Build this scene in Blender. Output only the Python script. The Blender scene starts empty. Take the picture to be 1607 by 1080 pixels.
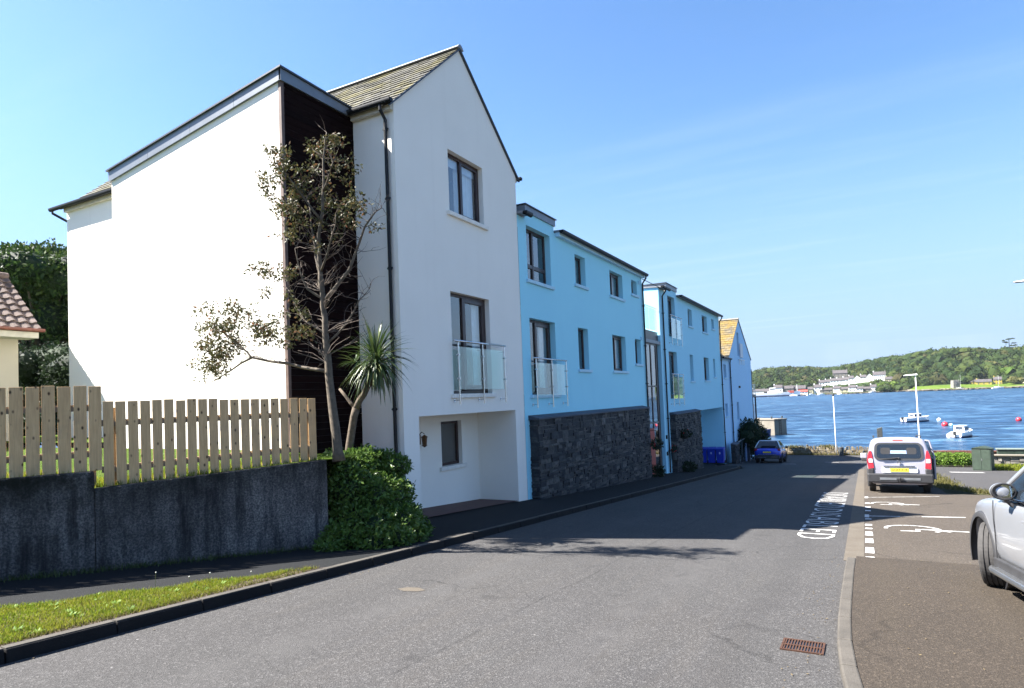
import bpy, bmesh, math, random
from mathutils import Vector, Matrix, noise
C = bpy.context.scene
COL = C.collection
RNG = random.Random(7)
R = math.radians
# ------------------------------------------------------------------ ground profile
def g(y):
    if y < 56: return -1.845 - .068*y
    t = min(y-56, 10)
    return -5.653 - .068*(t - t*t/20)
SEA = -7.3
SUN = Vector((.5985, .2741, -.7525))            # direction the light travels
# ------------------------------------------------------------------ node helpers
class NT:
    def __init__(s, name):
        s.m = bpy.data.materials.new(name); s.m.use_nodes = True
        s.t = s.m.node_tree; s.b = s.t.nodes['Principled BSDF']; s.out = s.t.nodes['Material Output']
        s._co = None
    def n(s, typ, **kw):
        o = s.t.nodes.new('ShaderNode'+typ)
        for k, v in kw.items(): setattr(o, k, v)
        return o
    def l(s, a, b): s.t.links.new(a, b)
    def co(s, scale=(1, 1, 1), gen='Object'):
        if s._co is None: s._co = s.n('TexCoord')
        m = s.n('Mapping'); m.inputs['Scale'].default_value = scale
        s.l(s._co.outputs[gen], m.inputs['Vector']); return m.outputs[0]
    def noise(s, scale, detail=3, rough=.55, vec=None, dist=0):
        o = s.n('TexNoise'); o.inputs['Scale'].default_value = scale; o.inputs['Detail'].default_value = detail
        o.inputs['Roughness'].default_value = rough; o.inputs['Distortion'].default_value = dist
        s.l(vec if vec is not None else s.co(), o.inputs['Vector']); return o.outputs[0]
    def ramp(s, f, pts):
        o = s.n('ValToRGB'); e = o.color_ramp.elements
        while len(e) < len(pts): e.new(.5)
        for k, (p, c) in enumerate(pts):
            e[k].position = p; c = (c, c, c) if not isinstance(c, tuple) else c
            e[k].color = (*c[:3], 1)
        s.l(f, o.inputs[0]); return o.outputs[0]
    def mix(s, f, a, b, mode='MIX'):
        o = s.n('Mix', data_type='RGBA', blend_type=mode)
        for v, i in ((f, 0), (a, 6), (b, 7)):
            if isinstance(v, (int, float)): o.inputs[i].default_value = v
            elif isinstance(v, tuple): o.inputs[i].default_value = (*v[:3], 1)
            else: s.l(v, o.inputs[i])
        return o.outputs[2]
    def bump(s, h, strength=.3, dist=.02, prev=None):
        o = s.n('Bump'); o.inputs['Strength'].default_value = strength; o.inputs['Distance'].default_value = dist
        s.l(h, o.inputs['Height'])
        if prev is not None: s.l(prev, o.inputs['Normal'])
        s.l(o.outputs[0], s.b.inputs['Normal']); return o.outputs[0]
    def base(s, c):
        if isinstance(c, tuple): s.b.inputs['Base Color'].default_value = (*c[:3], 1)
        else: s.l(c, s.b.inputs['Base Color'])
    def set(s, **kw):
        for k, v in kw.items():
            s.b.inputs[{'rough': 'Roughness', 'metal': 'Metallic', 'spec': 'Specular IOR Level', 'coat': 'Coat Weight',
                        'sss': 'Subsurface Weight', 'trans': 'Transmission Weight', 'coatr': 'Coat Roughness', 'ior': 'IOR'}[k]].default_value = v
        return s
    def island(s):
        return s.n('NewGeometry').outputs['Random Per Island']
MT = {}
def simple(name, col, rough=.5, metal=0, spec=.5, var=.12, vscale=6, bump=0, bscale=60, coat=0):
    n = NT(name); n.set(rough=rough, metal=metal, spec=spec, coat=coat)
    f = n.noise(vscale, 4)
    a = tuple(c*(1-var) for c in col); b = tuple(min(1, c*(1+var)) for c in col)
    n.base(n.ramp(f, [(.3, a), (.7, b)]))
    if bump: n.bump(n.noise(bscale, 3), bump, .01)
    MT[name] = n.m; return n.m
def render_wall(name, col, stain):
    n = NT(name); n.set(rough=.9, spec=.2)
    big = n.noise(.7, 4); streak = n.noise(1, 4, .6, n.co((3.5, 3.5, .25)))
    c = n.mix(n.ramp(big, [(.35, 0.), (.7, .35)]), col, stain)
    c = n.mix(n.ramp(streak, [(.55, 0.), (.8, .4)]), c, stain)
    fine = n.noise(45, 4)
    c = n.mix(n.ramp(fine, [(.3, 0.), (.75, .18)]), c, stain)
    n.base(c); b = n.bump(n.noise(140, 2), .35, .004); n.bump(n.noise(1.2, 2), .12, .03, b)
    MT[name] = n.m
render_wall('white_render', (0.9000, 0.8599, 0.7848), (0.7919, 0.7524, 0.6828))
render_wall('blue_render', (0.3700, 0.7632, 0.9000), (0.3300, 0.6969, 0.8549))
render_wall('pale_blue_render', (0.3807, 0.7299, 0.9000), (0.3402, 0.6703, 0.8467))
render_wall('lilac_render', (0.4320, 0.6858, 0.9000), (0.3888, 0.6226, 0.9000))
render_wall('pebbledash', (.52, .48, .39), (.40, .36, .28))
simple('cream_soffit', (.52, .49, .41), .7)
simple('sill_stone', (0.7975, 0.7668, 0.7020), .8, var=.1, bump=.2)
simple('blue_sill', (0.4500, 0.6890, 0.8160), .8, var=.08)
simple('black_plastic', (.008, .009, .011), .5, var=.2, spec=.3)
simple('gutter_brown', (0.175, 0.05, 0.03), .45)
simple('frame_brown', (.035, .016, .014), .35, var=.25)
simple('zinc', (.17, .19, .215), .42, metal=.35, var=.12, vscale=2)
simple('zinc_dark', (.05, .06, .075), .45, metal=.3)
simple('steel', (.62, .63, .64), .22, metal=1)
simple('curtain', (.82, .82, .80), .9, var=.06)
simple('blind', (.70, .73, .76), .8, var=.05)
simple('room_dark', (.05, .05, .055), .9)
simple('lantern_brass', (.12, .06, .025), .4, metal=.5)
simple('lead', (.22, .23, .25), .6)
simple('galvanised', (0.2310, 0.2394, 0.2436), .45, metal=.6)
simple('lamp_white', (.80, .80, .78), .4)
simple('bark', (0.0935, 0.0726, 0.0495), .85, var=.35, vscale=14, bump=.5, bscale=40)
simple('twig', (0.1080, 0.0798, 0.0612), .85, var=.3, vscale=20)
simple('palm_bark', (0.1054, 0.0810, 0.0580), .95, var=.4, vscale=20, bump=.7, bscale=30)
simple('rubber', (.035, .033, .032), .85, var=.25, vscale=20)
simple('rim_metal', (.35, .36, .37), .3, metal=.9)
simple('car_trim', (.025, .025, .027), .6, var=.2)
simple('chrome', (.75, .76, .78), .15, metal=1)
simple('white_paint', (.80, .80, .78), .4, var=.05)
simple('plate_yellow', (.78, .60, .05), .5, var=.04)
simple('plate_ink', (.01, .01, .01), .5)
simple('tail_red', (0.3300, 0.0160, 0.0240), .15, coat=.5, var=.2)
simple('tail_clear', (.75, .60, .58), .15, coat=.5)
simple('cabinet_green', (0.0303, 0.0474, 0.0330), .55, var=.2, bump=.1)
simple('cabinet_edge', (0.14, 0.168, 0.144), .5)
simple('bin_blue', (.012, .035, .42), .45, var=.15)
simple('sticker', (.35, .45, .7), .6)
simple('post_dark', (.05, .055, .055), .8, var=.3, bump=.3)
simple('boat_white', (.82, .82, .80), .3, var=.04)
simple('boat_navy', (.01, .02, .09), .35)
simple('engine_dark', (.02, .02, .022), .4)
simple('buoy_red', (0.4500, 0.0250, 0.0400), .4)
simple('buoy_aqua', (.45, .78, .80), .4)
simple('far_white', (.80, .79, .77), .85, var=.06, vscale=.4)
simple('far_cream', (0.42, 0.384, 0.252), .85, var=.1, vscale=.4)
simple('far_yellow', (0.31, 0.235, 0.035), .85, var=.15, vscale=.3)
simple('far_stone', (0.168, 0.1554, 0.1344), .9, var=.25, vscale=.8)
simple('far_roof', (0.062, 0.054, 0.056), .85, var=.25, vscale=.5)
simple('far_glass', (.04, .05, .07), .3)
simple('far_red', (.35, .06, .04), .6)
simple('soil', (0.0488, 0.0319, 0.0206), .95, var=.5, vscale=18, bump=.8, bscale=35)
simple('terracotta_tile', (.10, .045, .035), .8, var=.2)
simple('flower_red', (.42, .02, .03), .7)
simple('dandelion', (.75, .72, .62), .9)
simple('leather_dark', (.03, .032, .036), .7)
simple('fence_timber', (.24, .185, .125), .85, var=.25, vscale=8, bump=.3)
simple('wall_coping', (.055, .065, .085), .75, var=.25, vscale=3, bump=.3)
def carpaint(name, col, metal=.5, rough=.28):
    n = NT(name); n.set(rough=rough, metal=metal, coat=.8, coatr=.05)
    n.base(n.mix(n.ramp(n.noise(3, 3), [(.4, 0.), (.7, .12)]), col, tuple(c*.8 for c in col)))
    b = n.noise(900, 1); n.bump(b, .03, .001); MT[name] = n.m
carpaint('silver_paint', (0.3105, 0.3220, 0.3450), .45, .32)
carpaint('van_paint', (0.3520, 0.3397, 0.3860), .25, .34)
carpaint('blue_paint', (0.0120, 0.0480, 0.4930), .4, .25)
carpaint('pale_roof_paint', (.62, .68, .74), .4, .3)
def glassmat(name, tint, ior=.17):
    n = NT(name); t = n.t
    lw = n.n('LayerWeight'); lw.inputs[0].default_value = .5
    p5 = n.n('Math', operation='POWER'); n.l(lw.outputs['Facing'], p5.inputs[0]); p5.inputs[1].default_value = 4
    fr = n.n('Math', operation='MULTIPLY_ADD'); n.l(p5.outputs[0], fr.inputs[0]); fr.inputs[1].default_value = .85; fr.inputs[2].default_value = ior
    tr = n.n('BsdfTransparent'); tr.inputs[0].default_value = (*tint, 1)
    gl = n.n('BsdfGlossy'); gl.inputs[0].default_value = (1, 1, 1, 1); gl.inputs['Roughness'].default_value = .015
    wob = n.n('Bump'); wob.inputs['Strength'].default_value = .05; wob.inputs['Distance'].default_value = .02
    n.l(n.noise(2.2, 1), wob.inputs['Height']); n.l(wob.outputs[0], gl.inputs['Normal'])
    mx = n.n('MixShader'); n.l(fr.outputs[0], mx.inputs[0]); n.l(tr.outputs[0], mx.inputs[1]); n.l(gl.outputs[0], mx.inputs[2])
    n.l(mx.outputs[0], n.out.inputs[0]); t.nodes.remove(n.b); MT[name] = n.m
glassmat('glass', (.75, .82, .86)); glassmat('rail_glass', (.80, .92, .91), .09); glassmat('car_glass', (.30, .36, .37))
n = NT('tinted_glass'); n.base((.012, .016, .022)); n.set(rough=.04, spec=.7); MT['tinted_glass'] = n.m
n = NT('mirror_glass'); n.base((.8, .85, .87)); n.set(rough=.02, metal=1); MT['mirror_glass'] = n.m
# asphalt
def asphalt(name, dark, light, warm, speck=.5, seam=False, patch=None):
    n = NT(name); n.set(rough=.92, spec=.25)
    v = n.co()
    c = n.mix(n.ramp(n.noise(.35, 5, .6), [(.35, 0.), (.7, 1.)]), dark, light)
    c = n.mix(n.ramp(n.noise(1.6, 4, .6, n.co((1.6, .16, 1))), [(.5, 0.), (.75, .55)]), c, warm)
    c = n.mix(n.ramp(n.noise(55, 3, .7), [(.28, .75), (.72, 0.)]), c, tuple(x*.45 for x in dark))
    vo = n.n('TexVoronoi'); vo.inputs['Scale'].default_value = 70; n.l(v, vo.inputs['Vector'])
    sp = n.ramp(vo.outputs['Color'], [(.62, 0.), (.95, speck)])
    c = n.mix(sp, c, tuple(min(1, x*2.5) for x in light))
    c = n.mix(n.ramp(n.noise(5.5, 5, .65), [(.60, 0.), (.82, .35)]), c, tuple(x*.6 for x in dark))
    if seam:
        w = n.noise(.5, 3); sx = n.n('SeparateXYZ'); n.l(n._co.outputs['Object'], sx.inputs[0])
        # worn wheel tracks and the tar joints of the lanes run along the street
        ad = n.n('MapRange'); ad.inputs['To Min'].default_value = -.12; ad.inputs['To Max'].default_value = .12; n.l(w, ad.inputs[0])
        for x0, wd, amt, colr in ((-3.35, .03, .55, tuple(x*.35 for x in dark)), (-4.65, .35, .5, light), (-2.2, .4, .5, light), (-1.05, .25, .4, tuple(x*.7 for x in dark)), (-5.45, .2, .2, tuple(x*.7 for x in dark))):
            a = n.n('Math', operation='ADD'); n.l(sx.outputs[0], a.inputs[0]); n.l(ad.outputs[0], a.inputs[1])
            b = n.n('Math', operation='SUBTRACT'); n.l(a.outputs[0], b.inputs[0]); b.inputs[1].default_value = x0
            d = n.n('Math', operation='ABSOLUTE'); n.l(b.outputs[0], d.inputs[0])
            e = n.n('MapRange'); e.inputs['From Min'].default_value = wd; e.inputs['From Max'].default_value = wd*.3
            e.inputs['To Max'].default_value = amt; n.l(d.outputs[0], e.inputs[0])
            f = n.n('Math', operation='MULTIPLY'); n.l(e.outputs[0], f.inputs[0]); n.l(n.ramp(n.noise(2.3, 5, .7), [(.35, 0.), (.6, 1.)]), f.inputs[1])
            c = n.mix(f.outputs[0], c, colr)
    ck = n.n('TexVoronoi', feature='DISTANCE_TO_EDGE'); ck.inputs['Scale'].default_value = .55
    wv_ = n.n('Vector' + 'Math', operation='MULTIPLY_ADD'); nz_ = n.n('TexNoise'); nz_.inputs['Scale'].default_value = 2.2; nz_.inputs['Detail'].default_value = 5; n.l(v, nz_.inputs['Vector'])
    n.l(nz_.outputs['Color'], wv_.inputs[0]); wv_.inputs[1].default_value = (.55, .55, 0); n.l(v, wv_.inputs[2]); n.l(wv_.outputs[0], ck.inputs['Vector'])
    cm = n.n('Math', operation='MULTIPLY'); n.l(n.ramp(ck.outputs['Distance'], [(.002, .55), (.010, 0.)]), cm.inputs[0]); n.l(n.ramp(n.noise(.31, 3), [(.52, 0.), (.6, 1.)]), cm.inputs[1])
    c = n.mix(cm.outputs[0], c, tuple(x*.25 for x in dark))
    c = n.mix(n.ramp(n.noise(1.9, 2, .4), [(.70, 0.), (.78, .45)]), c, tuple(x*.5 for x in dark))
    gr = n.n('TexVoronoi'); gr.inputs['Scale'].default_value = 5.5; n.l(v, gr.inputs['Vector'])
    gm = n.n('Math', operation='MULTIPLY'); n.l(n.ramp(gr.outputs['Distance'], [(.05, .8), (.09, 0.)]), gm.inputs[0]); n.l(n.ramp(gr.outputs['Color'], [(.80, 0.), (.84, 1.)]), gm.inputs[1])
    c = n.mix(gm.outputs[0], c, tuple(min(1, x*2.6) for x in light))
    if patch: c = n.mix(n.ramp(n.noise(8, 4, .7), [(.62, 0.), (.8, .5)]), c, patch)
    n.base(c); b = n.bump(n.noise(120, 3, .7), .65, .010); n.bump(vo.outputs['Distance'], .5, .01, b)
    MT[name] = n.m
asphalt('road_asphalt', (0.0528, 0.0510, 0.0503), (0.0677, 0.0652, 0.0638), (0.0761, 0.0694, 0.0621), .45, seam=True)
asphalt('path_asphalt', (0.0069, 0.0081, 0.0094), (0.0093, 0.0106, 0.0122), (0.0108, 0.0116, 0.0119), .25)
asphalt('bay_asphalt', (0.0600, 0.0493, 0.0388), (0.0766, 0.0631, 0.0505), (0.0828, 0.0662, 0.0476), .45, patch=(0.0704, 0.0597, 0.0229))
asphalt('forecourt_asphalt', (0.0406, 0.0324, 0.0246), (0.0530, 0.0421, 0.0319), (0.0553, 0.0442, 0.0308), .4, patch=(0.0507, 0.0379, 0.0202))
asphalt('side_path_asphalt', (0.051, 0.0492, 0.0492), (0.063, 0.06, 0.06), (0.066, 0.06, 0.0528), .3)
def concrete(name, a, b, st, sc=3):
    n = NT(name); n.set(rough=.92, spec=.2)
    c = n.mix(n.ramp(n.noise(sc, 5, .65), [(.35, 0.), (.7, 1.)]), a, b)
    c = n.mix(n.ramp(n.noise(24, 4, .7), [(.5, 0.), (.8, .7)]), c, st)
    n.base(c); n.bump(n.noise(70, 4, .7), .6, .01); MT[name] = n.m
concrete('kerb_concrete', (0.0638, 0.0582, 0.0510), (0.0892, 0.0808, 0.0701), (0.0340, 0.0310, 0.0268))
concrete('kerb_shade_grime', (0.0101, 0.0099, 0.0107), (0.0157, 0.0150, 0.0152), (0.0067, 0.0067, 0.0071))  # near-black: grime of the street face with its shade put into the colour
concrete('channel_concrete', (0.088, 0.074, 0.058), (0.108, 0.094, 0.076), (0.056, 0.048, 0.038))
concrete('quay_stone', (0.1656, 0.1476, 0.1188), (0.2232, 0.2016, 0.1656), (0.0792, 0.0756, 0.0612), .6)
n = NT('retaining_render'); n.set(rough=.95, spec=.15)
c = n.mix(n.ramp(n.noise(1.3, 5, .65), [(.35, 0.), (.65, 1.)]), (.13, .12, .115), (.36, .34, .325))
c = n.mix(n.ramp(n.noise(2.2, 5, .65, n.co((2.6, 2.6, .3))), [(.45, 0.), (.66, .92)]), c, (.026, .025, .026))
c = n.mix(n.ramp(n.noise(38, 4, .75), [(.42, .75), (.66, 0.)]), c, (.02, .02, .022))
sx = n.n('SeparateXYZ'); n.l(n._co.outputs['Object'], sx.inputs[0])
mr = n.n('MapRange'); mr.inputs['From Min'].default_value = .95; mr.inputs['From Max'].default_value = 1.4; n.l(sx.outputs[2], mr.inputs[0])
mm = n.n('Math', operation='MULTIPLY'); n.l(mr.outputs[0], mm.inputs[0]); n.l(n.ramp(n.noise(3, 4, .7), [(.3, .1), (.6, .95)]), mm.inputs[1])
c = n.mix(mm.outputs[0], c, (.016, .017, .012))
n.base(c); b = n.bump(n.noise(55, 4, .7), 1, .03); n.bump(n.noise(9, 3), .5, .03, b); MT['retaining_render'] = n.m
def island_ramp(name, pts, rough=.85, nscale=12, namt=.35, bump=.6, spec=.3, moss=None):
    n = NT(name); n.set(rough=rough, spec=spec)
    c = n.ramp(n.island(), pts)
    c = n.mix(n.ramp(n.noise(nscale, 4, .7), [(.35, namt), (.65, 0.)]), c, tuple(x*.4 for x in pts[0][1]))
    if moss:
        for (sc, lo, hi, amt, col) in moss:
            c = n.mix(n.ramp(n.noise(sc, 5, .7), [(lo, 0.), (hi, amt)]), c, col)
    n.base(c)
    if bump: n.bump(n.noise(nscale*2.5, 4, .7), bump, .02)
    MT[name] = n.m
island_ramp('wall_stone', [(0, (0.0317, 0.0343, 0.0398)), (.4, (0.0588, 0.0603, 0.0653)), (.75, (0.0837, 0.0823, 0.0818)), (.92, (0.1222, 0.1188, 0.1122)), (1, (0.1628, 0.1599, 0.1542))], .9, 9, .6, .9)
island_ramp('slate_mossy', [(0, (0.0734, 0.0713, 0.0634)), (.5, (0.1037, 0.0994, 0.0851)), (1, (0.1339, 0.1274, 0.1030))], .8, 14, .4, .5, moss=[(1.1, .47, .62, .75, (0.1253, 0.1080, 0.0277)), (9, .55, .75, .5, (0.1555, 0.1426, 0.0792))])
island_ramp('slate_lichen', [(0, (0.0936, 0.0792, 0.0576)), (.5, (0.1368, 0.1116, 0.072)), (1, (0.1656, 0.144, 0.1008))], .85, 10, .35, .5, moss=[(.9, .42, .58, .8, (0.18, 0.1188, 0.0216)), (4, .55, .75, .6, (0.1368, 0.1224, 0.0432))])
island_ramp('pantile', [(0, (0.0992, 0.0686, 0.0571)), (.5, (0.1438, 0.1056, 0.0898)), (1, (0.1835, 0.1426, 0.1251))], .85, 10, .45, .5, moss=[(7, .58, .78, .45, (0.2083, 0.2006, 0.1632))])
island_ramp('brick_red', [(0, (0.08, 0.0325, 0.0225)), (1, (0.14, 0.065, 0.045))], .9, 12, .3, .5)
island_ramp('rubble', [(0, (0.1260, 0.1008, 0.0676)), (.5, (0.1995, 0.1613, 0.1063)), (1, (0.2888, 0.2470, 0.1835))], .95, 8, .5, .8, moss=[(5, .5, .7, .5, (0.2205, 0.1915, 0.0580))])
island_ramp('cladding_wood', [(0, (0.0059, 0.0018, 0.0018)), (.5, (0.0088, 0.0026, 0.0024)), (1, (0.0126, 0.0036, 0.0030))], .85, 18, .4, .3, .08)
simple('cladding_trim', (.13, .085, .07), .7, var=.25)
# picket wood: grain, knots, weathering
n = NT('picket_wood'); n.set(rough=.85, spec=.2)
isl = n.island()
of = n.n('Vector' + 'Math', operation='ADD'); n.l(n.co((1, 1, 1)), of.inputs[0])
cx_ = n.n('CombineXYZ'); ml = n.n('Math', operation='MULTIPLY'); ml.inputs[1].default_value = 37; n.l(isl, ml.inputs[0])
n.l(ml.outputs[0], cx_.inputs[2]); n.l(ml.outputs[0], cx_.inputs[0]); n.l(cx_.outputs[0], of.inputs[1])
mp = n.n('Mapping'); mp.inputs['Scale'].default_value = (16, 16, 1.1); n.l(of.outputs[0], mp.inputs[0])
c = n.ramp(n.noise(2.5, 5, .6, mp.outputs[0], .6), [(.3, (0.4893, 0.3039, 0.1440)), (.55, (0.6389, 0.4127, 0.2030)), (.75, (0.7205, 0.4816, 0.2539))])
c = n.mix(n.ramp(isl, [(0, 0.), (1, .5)]), c, (0.3711, 0.2676, 0.1654))
vo = n.n('TexVoronoi'); vo.inputs['Scale'].default_value = 1; mp2 = n.n('Mapping'); mp2.inputs['Scale'].default_value = (10.5, 10.5, 6.4)
n.l(of.outputs[0], mp2.inputs[0]); n.l(mp2.outputs[0], vo.inputs['Vector'])
c = n.mix(n.ramp(vo.outputs['Distance'], [(.08, .95), (.21, 0.)]), c, (.05, .03, .018))
c = n.mix(n.ramp(n.noise(1.2, 4, .7, of.outputs[0]), [(.55, 0.), (.8, .5)]), c, (.22, .18, .14))
n.base(c); n.bump(n.noise(3, 5, .6, mp.outputs[0]), .3, .01); MT['picket_wood'] = n.m
# foliage
def foliage(name, pts, transl=.3, rough=.5, spec=.35, big=None):
    n = NT(name); n.set(rough=rough, spec=spec)
    c = n.ramp(n.island(), pts)
    if big: c = n.mix(n.ramp(n.noise(big[0], 3), [(.4, 0.), (.65, big[1])]), c, big[2])
    n.base(c)
    tr = n.n('BsdfTranslucent'); n.l(c, tr.inputs[0])
    mx = n.n('MixShader'); mx.inputs[0].default_value = transl
    n.l(n.b.outputs[0], mx.inputs[1]); n.l(tr.outputs[0], mx.inputs[2]); n.l(mx.outputs[0], n.out.inputs[0])
    MT[name] = n.m
foliage('young_tree_leaf', [(0, (0.0383, 0.0464, 0.0167)), (.5, (0.0702, 0.0719, 0.0263)), (.85, (0.1084, 0.0869, 0.0359)), (1, (0.1659, 0.0696, 0.0359))], .30, .5, .22)
foliage('laurel_leaf', [(0, (0.0377, 0.0795, 0.0149)), (.6, (0.0711, 0.1339, 0.0238)), (1, (0.1255, 0.2009, 0.0409))], .25, .4, .3, (1.6, .5, (0.1088, 0.1674, 0.0298)))
foliage('palm_leaf', [(0, (0.032, 0.056, 0.0176)), (.6, (0.056, 0.096, 0.024)), (1, (0.12, 0.144, 0.048))], .2, .4, .5)
foliage('palm_dead', [(0, (0.09, 0.066, 0.036)), (1, (0.162, 0.126, 0.072))], .2, .8, .2)
foliage('grass_blade', [(0, (0.0821, 0.1386, 0.0086)), (.5, (0.1368, 0.1953, 0.0130)), (.8, (0.2052, 0.2394, 0.0216)), (1, (0.2736, 0.2268, 0.0562))], .4, .6, .2, (2.5, .5, (0.2326, 0.2142, 0.0302)))
foliage('dry_grass', [(0, (0.0864, 0.0864, 0.0216)), (.6, (0.1296, 0.1188, 0.0396)), (1, (0.1728, 0.1512, 0.0792))], .35, .8, .1)
foliage('weed_dark', [(0, (.03, .05, .015)), (1, (.09, .11, .04))], .2, .7, .2)
foliage('dark_tree_leaf', [(0, (0.0177, 0.0362, 0.0108)), (.6, (0.0362, 0.0684, 0.0154)), (1, (0.0805, 0.1207, 0.0270))], .2, .55, .18)
foliage('hedge_leaf', [(0, (0.0714, 0.1455, 0.0221)), (.6, (0.1285, 0.2148, 0.0315)), (1, (0.1999, 0.2772, 0.0504))], .25, .6, .2)
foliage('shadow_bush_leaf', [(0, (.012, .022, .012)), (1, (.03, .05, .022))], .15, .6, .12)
foliage('wood_leaf', [(0, (0.0105, 0.0218, 0.0068)), (.3, (0.0190, 0.0345, 0.0085)), (.6, (0.0302, 0.0470, 0.0102)), (.85, (0.0434, 0.0582, 0.0130)), (1, (0.0454, 0.0375, 0.0170))], .1, .8, .1, (.05, .45, (0.0170, 0.0319, 0.0085)))
foliage('bright_tree_leaf', [(0, (0.0421, 0.0756, 0.0111)), (1, (0.0680, 0.1039, 0.0158))], .1, .8, .1)
foliage('olive_leaf', [(0, (0.064, 0.068, 0.02)), (1, (0.096, 0.092, 0.032))], .1, .8, .1)
n = NT('lawn'); n.set(rough=.95, spec=.1)
n.base(n.ramp(n.noise(7, 6, .75), [(.3, (.035, .07, .006)), (.6, (.065, .105, .01)), (.8, (.10, .115, .02))])); n.bump(n.noise(90, 3, .8), 1, .03); MT['lawn'] = n.m
n = NT('far_grass'); n.set(rough=.95, spec=.1)
n.base(n.ramp(n.noise(.06, 5, .7), [(.3, (.055, .09, .012)), (.55, (.08, .125, .016)), (.8, (.11, .12, .03))])); MT['far_grass'] = n.m
n = NT('hill_ground'); n.set(rough=.95, spec=.1)
n.base(n.ramp(n.noise(.02, 5, .7), [(.3, (.015, .03, .008)), (.6, (.03, .05, .012)), (.8, (.05, .06, .02))])); MT['hill_ground'] = n.m
n = NT('earth'); n.set(rough=.95, spec=.1)
n.base(n.ramp(n.noise(1.1, 6, .7), [(.3, (.04, .036, .028)), (.55, (.06, .06, .028)), (.8, (.07, .085, .03))])); n.bump(n.noise(20, 4, .7), .8, .05); MT['earth'] = n.m
n = NT('shore_rock'); n.set(rough=.9, spec=.2)
n.base(n.ramp(n.noise(.35, 6, .7), [(.3, (.04, .034, .026)), (.55, (.10, .083, .06)), (.8, (.18, .155, .115))])); n.bump(n.noise(.6, 5, .7), 1, 1.0); MT['shore_rock'] = n.m
n = NT('road_paint'); n.set(rough=.7, spec=.3)
c = n.mix(n.ramp(n.noise(22, 5, .75), [(.48, 0.), (.66, .85)]), (.62, .61, .58), (.13, .125, .12)); c = n.mix(n.ramp(n.noise(3.5, 5, .7), [(.5, 0.), (.75, .7)]), c, (.16, .155, .15)); n.base(c); n.bump(n.noise(120, 3), .4, .005); MT['road_paint'] = n.m
n = NT('worn_paint'); n.set(rough=.7, spec=.3)
c = n.mix(n.ramp(n.noise(9, 5, .8), [(.44, 0.), (.66, .9)]), (.40, .39, .37), (.10, .096, .09)); n.base(c); MT['worn_paint'] = n.m
n = NT('rust_iron'); n.set(rough=.85, spec=.3)
n.base(n.ramp(n.noise(25, 5, .7), [(.3, (0.0350, 0.0163, 0.0105)), (.6, (0.0630, 0.0286, 0.0168)), (.8, (0.0910, 0.0510, 0.0315))])); n.bump(n.noise(90, 3), .5, .005); MT['rust_iron'] = n.m
# sea
n = NT('sea'); n.set(rough=.32, spec=.22, ior=1.33)
def wnoise(sx_, sy_, det=4): return n.noise(1, det, .62, n.co((sx_, sy_, 1)))
c = n.ramp(wnoise(.010, .016, 5), [(.38, (.010, .034, .078)), (.5, (.016, .050, .108)), (.64, (.030, .078, .145))])  # light and dark of ripples and reflected sky painted into the base colour
c = n.mix(n.ramp(wnoise(.05, .085), [(.44, .9), (.54, 0.)]), c, (.004, .020, .052))
c = n.mix(n.ramp(wnoise(.16, .26), [(.50, 0.), (.60, .9)]), c, (.058, .125, .20))
c = n.mix(n.ramp(wnoise(.33, .5), [(.40, .9), (.52, 0.)]), c, (.004, .020, .054))
n.base(c)
b = n.bump(wnoise(.30, .55, 6), 1.0, .45); b = n.bump(wnoise(.07, .14, 5), .7, 1.0, b)
MT['sea'] = n.m
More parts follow.
